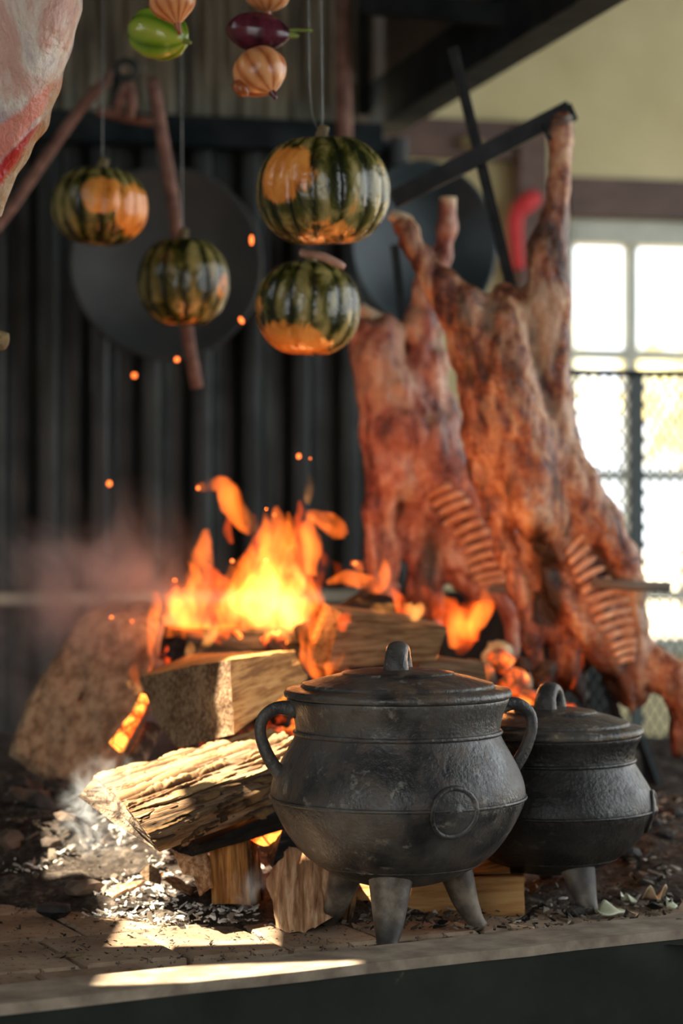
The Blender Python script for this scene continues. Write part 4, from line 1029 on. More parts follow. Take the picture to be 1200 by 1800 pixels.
def carcass(name, label, Y0, chains, cuts, ribs, mat, char_shadef, fatf, seed, bones):
    v, f = sdf_mesh([ch(Y0, *c) for c in chains], 0.0065, 0.024, [ch(Y0, *c) for c in cuts], 0.009, 16, seed)
    nz = fbm(v * np.array([40, 40, 14]), seed + 3, 4); nrm_v = np.zeros_like(v)
    fa = np.asarray(f); fn = np.cross(v[fa[:, 2]] - v[fa[:, 0]], v[fa[:, 3]] - v[fa[:, 1]])
    for k in range(4): np.add.at(nrm_v, fa[:, k], fn)
    nrm_v = norm(nrm_v)
    mus = 1 - np.abs(fbm(v * np.array([26, 26, 6.5]) + fbm(v * 9, seed, 2)[:, None] * 2, seed + 7, 2) - 0.5) * 5
    v = v + nrm_v * ((nz - 0.5) * 0.012 - np.clip(mus, 0, 1) ** 3 * 0.006)[:, None]
    px = v[:, 0] / v[:, 1] * F + 600; py = 900 - (v[:, 2] - H) / v[:, 1] * F
    n2 = fbm(v * np.array([22, 22, 9]), seed + 11, 4)
    th = thing(name, label, 'carcass', (v[:, 0].mean(), Y0, v[:, 2].min()))
    mesh('body', v, f, M[mat], th, True, {'char': np.clip(char_shadef(px, py, n2), 0, 1), 'fat': np.clip(fatf(px, py, n2), 0, 1)})  # char also carries the shade painted between the ribs
    from mathutils.bvhtree import BVHTree
    bvh = BVHTree.FromPolygons([tuple(q) for q in v], [tuple(int(i) for i in q) for q in f])
    def hit(x, y):
        d = Vector(P(x, y, 1.0)) - Vector((0, 0, H)); h_ = bvh.ray_cast(Vector((0, 0, H)), d.normalized())
        return h_[0].y if h_[0] is not None else Y0
    for x0, y0, x1, y1, dy, r_ in ribs:
        xs = np.linspace(x0, x1, 7); ys = np.linspace(y0, y1, 7); ys = ys - 3 * np.sin(np.linspace(0, math.pi, 7))
        dep = np.array([hit(a_, b_) for a_, b_ in zip(xs, ys)]); dep = np.polyval(np.polyfit(np.arange(7), dep, 2), np.arange(7))
        dep = np.minimum(dep, np.array([hit(a_, b_) for a_, b_ in zip(xs, ys)]) + .002) - r_ * Y0 / F * .45
        q = smooth_path([P(a_, b_, c_) for a_, b_, c_ in zip(xs, ys, dep)], 14)
        rv, rf_ = tube(q, np.interp(np.linspace(0, 1, 14), [0, .15, .85, 1], [.6, 1, 1, .7]) * r_ * Y0 / F, 10, 0.9, (0, 1, 0)); mesh('rib', rv, rf_, M['rib'], th)
    for b in bones:
        q = ch(Y0, *b); q = smooth_path(np.array(q), 16); bv_, bf = tube(q[:, :3], q[:, 3], 12)
        bv_ = bv_ + norm(bv_ - bv_.mean(0)) * ((fbm(bv_ * 50, 3) - 0.5) * 0.006)[:, None]; mesh('shank_bone', bv_, bf, M['bone'], th)
    return th

# front carcass
YF = 4.38
front = [
    [(986, 212, 0, 15), (984, 245, 0, 17), (982, 290, 0, 14), (979, 330, 0, 14), (973, 390, 0, 24), (966, 450, 0, 35), (962, 530, 0, 38), (966, 610, 0, 32), (985, 690, .01, 18), (996, 740, .02, 10)],
    [(703, 388, -.02, 14), (718, 412, -.02, 17), (742, 452, -.02, 20), (775, 498, -.02, 29), (815, 545, -.02, 40), (845, 610, -.01, 50), (855, 690, 0, 48), (862, 780, 0, 36)],
    [(888, 520, .0, 24), (885, 560, -.02, 38), (892, 640, -.03, 52), (905, 730, -.02, 56), (925, 820, -.01, 55), (945, 900, 0, 46), (965, 960, .02, 34)],
    [(940, 560, .02, 44), (945, 660, .02, 44), (970, 760, .02, 42), (1010, 850, .02, 42), (1055, 920, .03, 40), (1092, 980, .03, 30), (1110, 1030, .03, 24), (1122, 1100, .03, 18), (1118, 1180, .03, 18), (1125, 1225, .03, 14)],
    [(835, 760, .01, 26), (850, 840, .02, 22), (868, 900, .03, 20), (890, 970, .04, 22), (910, 1040, .05, 20), (930, 1120, .05, 18), (950, 1190, .05, 14), (990, 1240, .05, 8)],
    [(930, 880, -.05, 24), (938, 905, -.05, 16)], [(900, 575, -.055, 24), (893, 630, -.06, 20), (870, 600, -.05, 18)],
    [(985, 930, .05, 34), (1020, 1000, .06, 42), (1055, 1070, .06, 46), (1080, 1140, .06, 42), (1095, 1210, .06, 30)],
    [(945, 980, .03, 12), (985, 1050, .02, 14), (1030, 1110, .02, 14), (1065, 1170, .03, 12)],
    [(960, 1000, .06, 22), (985, 1090, .07, 30), (1000, 1170, .07, 26), (1025, 1225, .07, 12)],
    [(975, 960, .06, 30), (960, 1060, .09, 34), (1000, 1130, .1, 40)],
    [(1115, 1130, .07, 24), (1150, 1170, .05, 32), (1185, 1195, .03, 36), (1210, 1240, .03, 34), (1200, 1290, .03, 22), (1190, 1325, .03, 12)],
    [(1078, 1160, .02, 8), (1098, 1215, .02, 9), (1108, 1250, .02, 5)], [(1010, 1150, .03, 9), (1020, 1205, .03, 8), (1030, 1245, .03, 4)],
]
cuts_f = [[(935, 955, -.06, 9), (952, 1000, -.03, 12), (975, 1060, -.02, 10), (990, 1095, -.01, 6)], [(880, 905, -.06, 5), (905, 840, -.09, 6), (898, 790, -.09, 5), (885, 700, -.09, 4)], [(858, 545, -.09, 7), (862, 575, -.08, 8)], [(918, 500, -.03, 6), (925, 560, -.04, 6), (938, 630, -.04, 6), (965, 700, -.03, 6), (990, 760, -.03, 4)], [(820, 600, -.06, 4), (815, 660, -.05, 5), (838, 760, -.05, 5), (862, 860, -.04, 5)], [(1045, 1090, -.02, 6), (1070, 1150, -.01, 10), (1075, 1220, 0, 14)]]
rib_f = []
for x0, y0, x1, y1 in [(520, 250, 620, 140), (535, 300, 655, 205), (560, 360, 690, 265), (580, 410, 740, 325), (610, 470, 780, 385), (640, 520, 880, 450), (655, 580, 885, 510), (680, 640, 900, 570), (705, 690, 905, 632), (755, 735, 915, 692), (780, 795, 930, 755), (800, 840, 925, 808), (820, 885, 912, 862)]:
    rib_f.append((840 + x0 / 3.333, 900 + y0 / 3.333, 840 + x1 / 3.333, 900 + y1 / 3.333, -0.012, 5.6))
def gauss(px, py, x, y, rx, ry): return np.exp(-((px - x) / rx) ** 2 - ((py - y) / ry) ** 2)
def char_shade_f(px, py, n):
    c = np.clip((n - 0.60) * 9, 0, 1) * 0.75
    c = c + gauss(px, py, 960, 1050, 30, 90) * 1.6 * (n > 0.44) + gauss(px, py, 1050, 1215, 60, 45) * 1.6 + gauss(px, py, 945, 970, 14, 60) * 0.9
    c = c + .3 * np.exp(-((px - np.interp(py, [940, 1180], [1012, 1095])) / 34) ** 2) * np.clip((py - 930) / 30, 0, 1) * np.clip((1190 - py) / 20, 0, 1)  # shade painted along the rib row for contrast
    c = c + gauss(px, py, 860, 560, 10, 22) + gauss(px, py, 1030, 890, 10, 16) * .0
    return c
def fat_f(px, py, n): return np.clip((0.47 - n) * 8, 0, .65) * (gauss(px, py, 900, 680, 70, 220) + .7 * gauss(px, py, 965, 500, 45, 170) + .6 * gauss(px, py, 740, 430, 60, 60) + .5 * gauss(px, py, 1060, 930, 40, 90)) + 0.55 * gauss(px, py, 1000, 740, 8, 60) + 0.5 * gauss(px, py, 1130, 1110, 10, 60)
carcass('lamb_carcass', 'roasted lamb carcass with both hind legs splayed, tied to the flat crossbar', YF, front, cuts_f, rib_f, 'roast', char_shade_f, fat_f, 3,
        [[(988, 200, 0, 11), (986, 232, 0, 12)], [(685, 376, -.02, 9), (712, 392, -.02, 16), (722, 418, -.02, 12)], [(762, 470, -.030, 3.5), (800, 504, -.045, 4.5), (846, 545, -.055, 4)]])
# back carcass
YB = 4.66
back = [
    [(640, 585, 0, 26), (672, 590, 0, 30), (660, 630, 0, 42), (672, 690, 0, 46), (684, 760, 0, 50), (690, 830, 0, 46), (668, 900, 0, 26), (660, 970, 0, 18), (668, 1040, 0, 14)],
    [(787, 362, .03, 16), (786, 400, .03, 14), (778, 450, .03, 13), (758, 510, .03, 26), (744, 570, .03, 32), (752, 640, .03, 32), (765, 700, .03, 26), (790, 760, .03, 26)],
    [(700, 690, 0, 34), (740, 770, 0, 52), (790, 840, .01, 50), (840, 900, .02, 50), (870, 960, .03, 40), (895, 1010, .03, 30)],
    [(690, 850, .02, 36), (705, 900, .05, 26)], [(720, 850, .03, 46), (770, 920, .06, 50), (810, 980, .07, 46), (850, 1030, .07, 36)],
    [(698, 900, .03, 13), (690, 960, .02, 16), (688, 1050, .02, 14), (690, 1100, .02, 8)], [(730, 890, .05, 22), (735, 960, .05, 30), (745, 1040, .05, 30), (755, 1120, .05, 22)],
    [(735, 940, .02, 10), (760, 1010, .02, 12), (770, 1070, .02, 8)],
    [(870, 1040, .04, 20), (905, 1080, .04, 18), (900, 1150, .05, 12)],
]
cuts_b = [[(700, 880, -.05, 5), (725, 900, -.02, 8), (745, 960, .0, 9), (770, 1020, .01, 9)], [(675, 880, -.05, 4), (668, 930, -.03, 8), (680, 990, -.03, 5)]]
rib_b = []
for x0, y0, x1, y1 in [(520, 1180, 640, 1120), (545, 1225, 700, 1160), (575, 1275, 735, 1200), (600, 1330, 775, 1255), (650, 1380, 805, 1310), (680, 1430, 840, 1360), (700, 1480, 860, 1420), (715, 1530, 880, 1475), (735, 1575, 905, 1530), (755, 1615, 925, 1580), (780, 1650, 945, 1620)]:
    rib_b.append((580 + x0 / 3, 480 + y0 / 3, 580 + x1 / 3, 480 + y1 / 3, -.005, 6.4))
carcass('lamb_carcass', 'redder roasted lamb carcass with an outward twisted stump leg, nearer the flames', YB, back, cuts_b, rib_b, 'roast_b',
        lambda px, py, n: np.clip((n - 0.62) * 8, 0, 1) * .55 + gauss(px, py, 755, 985, 20, 60) * 1.2 + .26 * np.exp(-((px - np.interp(py, [860, 1025], [780, 865])) / 36) ** 2) * np.clip((py - 850) / 25, 0, 1) * np.clip((1035 - py) / 15, 0, 1) + gauss(px, py, 705, 890, 8, 22) + gauss(px, py, 672, 950, 8, 40) * .7,  # char, with a band of painted shade behind the ribs
        lambda px, py, n: np.clip((0.47 - n) * 8, 0, .65) * (gauss(px, py, 690, 750, 70, 220) + .7 * gauss(px, py, 750, 590, 40, 110)) + .5 * gauss(px, py, 790, 650, 14, 60), 13,
        [[(632, 540, 0, 10), (650, 556, 0, 15), (690, 572, 0, 13), (700, 600, 0, 8)], [(788, 348, .03, 15), (787, 372, .03, 14)]])

cross = thing('asado_cross', 'dark steel roasting cross with a flat crossbar holding the front carcass', 'roasting cross', P(1130, 1460, YF + .16))
p0, p1 = P(795, 84, YF + .06), P(1135, 1480, YF + .16)
dv = norm(p1 - p0)
mb = MB(); mb.add(*bar(p0, p1, .020, .006, up=(0, 1, 0.2))); mb.add(*bar(p0 + [0.007, -.012, 0], p1 + [0.007, -.012, 0], .006, .022, up=(0, 1, .2))); mb.build('upright', M['cross_steel'], cross)
mb = MB(); c0, c1 = P(1003, 192, YF + .02), P(690, 352, YF + .09); mb.add(*bar(c0, c1, .012, .036)); mb.build('crossbar', M['cross_steel'], cross)
mb = MB(); mb.add(*bar(P(994, 186, YF + .02), P(1006, 214, YF + .02), .02, .022, up=(0, 1, 0))); mb.build('end_plate', M['black_steel'], cross)
v, f = tube(smooth_path([P(955, 222, YF), P(962, 236, YF - .02), P(968, 246, YF - .02)], 8), .004, 8); mesh('wire_tie', v, f, M['black_steel'], cross)
v, f = tube(smooth_path([P(970, 200, YF - .02), P(988, 208, YF - .035), P(1004, 204, YF - .02), P(1000, 214, YF - .025), P(972, 218, YF - .03)], 16), .0025, 6); mesh('wire_tie', v, f, M['wire'], cross)
v, f = tube([P(1040, 1024, YF - .01), P(1110, 1030, YF - .01), P(1178, 1032, YF - .01)], .0095, 12); mesh('skewer', v, f, M['trunk'], cross)
for q in ((1125, 1300, 1180, 1450), (1135, 1320, 1140, 1465)):
    mb = MB(); mb.add(*bar(P(q[0], q[1], YF + .16), P(q[2], q[3], YF + .10), .016, .016)); mb.build('foot_bar', M['black_steel'], cross)
cross2 = thing('asado_cross', 'thin dark steel roasting stake behind the redder carcass', 'roasting cross', P(790, 1420, YB + .15))
mb = MB(); mb.add(*bar(P(693, 430, YB + .12), P(800, 1400, YB + .15), .018, .008, up=(0, 1, 0))); mb.build('upright', M['cross_steel'], cross2)
v, f = tube([P(860, 1036, YB - .05), P(930, 1038, YB - .04)], .008, 10); mesh('skewer', v, f, M['trunk'], cross2)

# plough discs and iron stand behind
def disc(px, py, Y, r_, sy, mat, label, tilt=0.0, seed=0):
    prof = [(0.002, 0.05), (r_ * .3, 0.046), (r_ * .6, 0.034), (r_ * .85, 0.014), (r_ * .985, 0.0), (r_, -.004), (r_ * .985, -.006), (r_ * .85, 0.006), (r_ * .6, 0.026), (r_ * .3, 0.038), (0.002, .042)]
    v, f = lathe(smooth_path(prof, 40), 72)
    v = np.stack([v[:, 0], v[:, 2], v[:, 1] * sy], -1)   # axis along +y (concave side towards the viewer)
    c, s = math.cos(tilt), math.sin(tilt); v = v @ np.array([[c, s, 0], [-s, c, 0], [0, 0, 1]])
    th = thing('plough_disc', label, 'disc', P(px, py, Y) - [0, 0, r_])
    mesh('dish', v + P(px, py, Y), [tuple(reversed(q)) for q in f], M[mat], th)
    rv, rf_ = ring_tube(r_, 0, .006); rv = np.stack([rv[:, 0], rv[:, 2], rv[:, 1] * sy], -1) @ np.array([[c, s, 0], [-s, c, 0], [0, 0, 1]]); mesh('rim', rv + P(px, py, Y), rf_, M[mat], th)
disc(292, 462, 5.62, .235, 1.0, 'disc', 'large greyish steel disc hung on the corrugated wall', 0.15)
disc(745, 430, 5.7, .19, 1.08, 'disc_teal', 'dark bluish steel disc beside the hood corner', 0.3)
st = thing('iron_stand', 'rusty iron rod stand leaning before the grey disc', 'stand', P(345, 690, 5.0))
for k, (pts, r_) in enumerate([([(268, 135), (285, 240), (305, 360), (318, 470), (330, 590), (346, 682)], .0145), ([(212, 118), (150, 180), (85, 270), (20, 365), (-40, 440)], .013), ([(172, 194), (215, 205), (275, 216)], .012)]):
    q = smooth_path([P(a, b, 5.0 + .02 * k) for a, b in pts], 24); v, f = tube(q, r_, 12); mesh('rod', v, f, M['rust'], st)
v, f = tube(smooth_path([P(205, 200, 4.97), P(212, 170, 4.95), P(225, 150, 4.95), P(232, 175, 4.95), P(228, 205, 4.97)], 20), .012, 10); mesh('hook', v, f, M['rust'], st)
v, f = ring_tube(.02, 0, .007, 24); v = np.stack([v[:, 0], v[:, 2], v[:, 1]], -1); mesh('shackle', v + P(222, 122, 4.98), f, M['disc'], st)
v, f = tube([P(208, 135, 4.98), P(204, 165, 4.98), P(200, 188, 4.98)], .012, 10); mesh('chain_link', v, f, M['disc'], st)

# ------------------------------------------------------------------ hanging vegetables
def wire(pts, parent, r_=.0013, name='wire'):
    v, f = tube(smooth_path(pts, 12), r_, 6); return mesh(name, v, f, M['wire'], parent)
def squash(label, px, py, w, h, Y, lobes, orange, wires, seed, tilt=(0, 0, 0), bottom=True):
    c = P(px, py, Y); a = w / 2 * Y / F; b = h / 2 * Y / F
    nu, nv = 24 * lobes // 2, 70
    u = np.linspace(0, 2 * math.pi, nu, endpoint=False); q = np.linspace(0.001, math.pi - 0.001, nv)
    Uu, Q = np.meshgrid(u, q, indexing='ij')
    wob = Uu + 0.05 * np.sin(Uu * 3 + seed)
    lobe = np.abs(np.cos(wob * lobes / 2)) ** 0.55
    s = np.sin(Q)
    r_ = 1 - 0.05 * (1 - lobe) * s ** 0.5
    cz = np.cos(Q); zz = np.sign(cz) * np.abs(cz) ** 0.92
    dip = 0.16 * np.exp(-(s / 0.30) ** 2)
    X = s ** 0.98 * r_ * a * np.cos(Uu); Yv = s ** 0.98 * r_ * a * np.sin(Uu); Zv = zz * b * (1 - dip)
    v = np.stack([X, Yv, Zv], -1); v = v * (1 + 0.02 * (fbm(norm(v) * 2.5 + seed, seed, 3) - .5))[..., None]
    R3 = np.array(Matrix.Rotation(tilt[2], 3, 'Z') @ Matrix.Rotation(tilt[0], 3, 'X') @ Matrix.Rotation(tilt[1], 3, 'Y'))
    nrm3 = norm(v)
    world_dir = norm((v.reshape(-1, 3) @ R3.T) / np.array([a, a, b]))
    om = np.zeros(len(world_dir))
    for d, size, st_ in orange:
        d = norm(np.array(d)); om = np.maximum(om, st_ * np.clip((world_dir @ d - math.cos(size)) / (1 - math.cos(size)) * 1.6, 0, 1))
    v = v.reshape(-1, 3) @ R3.T
    f = []
    for i in range(nu):
        for k in range(nv - 1): f.append((i * nv + k, i * nv + k + 1, ((i + 1) % nu) * nv + k + 1, ((i + 1) % nu) * nv + k))
    f.append(tuple(i * nv for i in range(nu))); f.append(tuple(i * nv + nv - 1 for i in range(nu - 1, -1, -1)))
    th = thing('hanging_squash', label, 'squash', c - [0, 0, b], group='ribbed squashes hung over the fire')
    mesh('skin', v + c, f, M['squash'], th, True, {'lobe': lobe.ravel(), 'orange': om})
    top = c + R3 @ np.array([0, 0, b * .84])
    v, f = tube(smooth_path([top - [0, 0, .012], top + R3 @ np.array([0, 0, .010]), top + R3 @ np.array([.006, 0, .026])], 8), np.linspace(.014, .009, 8), 8); mesh('stem', v, f, M['stem'], th)
    for x0, x1 in wires:
        wire([top + [0, 0, .008], P(x0, py - h / 2 - 60, Y), P(x1, -80, Y)], th)
    return th
squash('biggest dark green squash with an orange patch on its left side', 568, 336, 236, 206, 3.85, 16, [((-.62, -.75, .18), .66, 1.0), ((0.05, -.45, -.9), .55, .62)], [(545, 541), (566, 563)], 1, (0.10, -.04, .1))
squash('squash with an orange underside hung right below the biggest one', 541, 542, 186, 176, 4.0, 14, [((-.35, -.35, -.9), .95, .95), ((-.95, -.3, -.1), .45, .6)], [], 2, (0.02, .05, .6))
squash('small squash with a round orange patch on its front right', 175, 363, 172, 146, 4.4, 16, [((.15, -.95, .15), .55, 1.0), ((.85, -.45, -.2), .8, 1.0)], [(180, 181)], 3, (0.04, .06, .3))
squash('olive green squash hanging in front of the rusty rod', 322, 496, 162, 166, 4.5, 14, [((.9, -.4, -.1), .36, .55), ((0, -.4, -.95), .5, .5)], [(320, 318)], 4, (0.02, -.03, 1.0))
v, f = tube(smooth_path([P(530, 444, 3.92), P(565, 450, 3.90), P(606, 470, 3.90)], 10), [.009] * 9 + [.006], 10, .8); 
tag(mesh('hanging_stick', v, f, M['pink_stick']), 'short pale stick between the two stacked squashes', 'stick')

def bulb(name, label, cat, px, py, w, h, Y, mat, tip, seed, lobes=10, ldep=.02, tipdir=(0, 0, -1), tipmat=None, group=None, wires=((0, 0),)):
    c = P(px, py, Y); a = w / 2 * Y / F; b = h / 2 * Y / F; nu, nv = 60, 44
    u = np.linspace(0, 2 * math.pi, nu, endpoint=False); q = np.linspace(0.001, math.pi - 0.001, nv); Uu, Q = np.meshgrid(u, q, indexing='ij')
    lobe = np.abs(np.cos((Uu + .1 * np.sin(2 * Uu + seed)) * lobes / 2)); s = np.sin(Q)
    r_ = 1 - ldep * (1 - lobe); zz = np.cos(Q); bt = 1 + tip * np.clip((Q / math.pi - .74) / .26, 0, 1) ** 2.0
    v = np.stack([s * r_ * a * np.cos(Uu), s * r_ * a * np.sin(Uu), zz * b * bt], -1).reshape(-1, 3)
    v = v * (1 + .05 * (fbm(norm(v) * 2 + seed, seed, 2) - .5))[:, None]
    qd = Vector((0, 0, -1)).rotation_difference(Vector(tipdir)); R3 = np.array(qd.to_matrix()); v = v @ R3.T
    f = []
    for i in range(nu):
        for k in range(nv - 1): f.append((i * nv + k, i * nv + k + 1, ((i + 1) % nu) * nv + k + 1, ((i + 1) % nu) * nv + k))
    f.append(tuple(i * nv for i in range(nu))); f.append(tuple(i * nv + nv - 1 for i in range(nu - 1, -1, -1)))
    th = thing(name, label, cat, c - [0, 0, b], group)
    mesh('skin', v + c, f, M[mat], th, True, {'lobe': lobe.ravel()})
    d = np.array(tipdir, float); e = c + R3 @ np.array([0, 0, -b * (1 + tip)])
    tv, tf = tube(smooth_path([e - norm(d) * .016, e, e + norm(d) * .012], 6), [.010, .007, .006, .005, .004, .003], 8); mesh('neck', tv, tf, M[tipmat or mat], th)
    return th
g_ = 'vegetables threaded on wires'
Yv = 3.75
bulb('green_tomato', 'lumpy green tomato threaded under a brown onion', 'tomato', 278, 60, 94, 118, Yv, 'green', 0, 1, 6, .10, (.8, -.45, -.3), 'stalk', g_)
bulb('onion', 'brown onion with its pointed neck down over the green tomato', 'onion', 303, 2, 84, 66, Yv - .12, 'onion', .45, 2, 12, .02, (.22, -.1, -1), None, g_)
bulb('red_onion', 'dark purple onion between two brown onions', 'onion', 452, 56, 70, 108, Yv, 'onion_red', .12, 3, 12, .015, (1, 0, -.1), 'stalk', g_)
bulb('onion', 'brown onion with purple root hanging lowest on its wire', 'onion', 456, 126, 98, 84, Yv - .03, 'onion', .1, 4, 9, .05, (.5, -.2, -.85), 'onion_red', g_)
bulb('onion', 'brown onion topmost on the wire above the purple onion', 'onion', 470, -6, 78, 50, Yv, 'onion', .1, 5, 12, .02, (0, 0, -1), None, g_)
v, f = tube(smooth_path([P(505, 54, Yv), P(525, 53, Yv), P(550, 54, Yv)], 8), .0028, 8); tag(mesh('stalk', v, f, M['stalk']), 'thin green stalk beside the purple onion', 'stalk')
v, f = tube(smooth_path([P(418, 150, Yv - .05), P(424, 157, Yv - .06), P(428, 160, Yv - .05)], 6), .011, 8); tag(mesh('onion_tip', v, f, M['onion']), 'small onion tip poking out at the lowest brown onion', 'onion')
for x in (300, 462):
    w_ = thing('hanging_wire', 'steel wire threaded through the %s' % ('green tomato' if x == 300 else 'purple onion'), 'wire', P(x, -80, Yv)); wire([P(x, 100, Yv), P(x, 20, Yv), P(x, -80, Yv)], w_, .0014, 'strand')
# hanging rails above the frame
for Y in (3.8, 4.45):
    mb = MB(); zt_ = H + 980 * Y / F; mb.add(*bar((-1.2, Y, zt_), (0.45, Y, zt_), .03, .03)); tag(mb.build('hanging_rail', M['black_steel']), 'black steel rail that carries the %s wires' % ('front' if Y < 4 else 'rear'), 'rail')

# raw leg at the upper left
Yr = 3.42
cl = [[(*P(x, y, Yr + d), r_ * Yr / F) for x, y, d, r_ in c] for c in [
    [(60, -120, 0, 80), (62, -40, 0, 72), (55, 40, 0, 64), (38, 120, 0, 58), (20, 190, 0, 54), (-5, 250, 0, 50), (-30, 310, 0, 38), (-50, 380, 0, 24)],
    [(118, -80, .02, 30), (112, 10, .02, 26), (98, 80, .02, 20), (78, 150, .02, 20), (62, 215, .02, 16), (30, 265, .02, 14), (2, 320, .01, 10), (-4, 375, .01, 7)],
    [(40, -60, .05, 60), (0, 80, .06, 60), (-50, 200, .06, 60), (-70, 300, .05, 40)]]]
v, f = sdf_mesh(cl, 0.0045, 0.02, (), 0.004, 14, 41)
px = v[:, 0] / v[:, 1] * F + 600; py = 900 - (v[:, 2] - H) / v[:, 1] * F
n2 = fbm(v * 30, 5, 4) - .5
edge_x = np.interp(py, [-100, 0, 60, 130, 190, 240, 290, 330, 380], [146, 140, 128, 105, 95, 75, 40, 12, 4])
n2 = n2 * 0.5
flesh = np.clip((py + .79 * px - 212 + n2 * 60) / 8, 0, 1) * np.clip((284 - py - 1.05 * px + n2 * 40) / 8, 0, 1) * 0.9
blood = np.clip((py + 1.04 * px - 284 + n2 * 30) / 6, 0, 1) * np.clip((334 - py - 1.24 * px + n2 * 30) / 8, 0, 1)
n2 = n2 * 2
rim_ = np.clip((px - edge_x + 20 + n2 * 26) / 10, 0, 1) * np.clip((py - 110) / 60, 0, 1) * .8
raw = thing('raw_lamb_leg', 'raw pale lamb leg with red flesh hanging at the corner', 'meat', P(10, 380, Yr))
mesh('flesh', v, f, M['rawleg'], raw, True, {'flesh': np.clip(flesh, 0, 1), 'blood': np.clip(blood, 0, 1), 'rim': np.clip(rim_, 0, 1)})
wire([P(70, -100, Yr), P(70, -170, Yr), P(72, -260, Yr)], raw, .003, 'hook_wire')
v, f = lump((.012, .01, .016), 55, 2, .5); tag(mesh('dried_leaf', v + P(2, 596, 3.6), f, M['stem'], None, False), 'brown dried scrap hanging at the edge below the raw leg', 'scrap')

# ------------------------------------------------------------------ fire
def flame(parent, pts, mat, Y, seed, bend=0.0):
    q = smooth_path([(*P(x, y, Y + bend * k), r_ * 1.22 * Y / F) for k, (x, y, r_) in enumerate(pts)], 10 + 5 * len(pts))
    q[:, 3] = np.maximum(q[:, 3], .0008)
    v, f = tube(q[:, :3], q[:, 3], 14)
    c = np.repeat(q[:, :3], 14, 0); rr = np.repeat(q[:, 3], 14)
    nz = fbm(v[:len(c)] * np.array([30, 30, 16]) + seed, seed, 3) - .5
    v[:len(c)] = c + (v[:len(c)] - c) * (1 + nz * 1.5)[:, None]
    v[:len(c), 0] += (fbm(c * np.array([10, 10, 18]) + seed * 2, seed + 1, 2) - .5) * .03
    mesh('flame_tongue', v, f, M[mat], parent, True)
fire = thing('fire', 'tall orange and yellow flames rising from the woodpile', 'fire', P(460, 1180, 4.2))
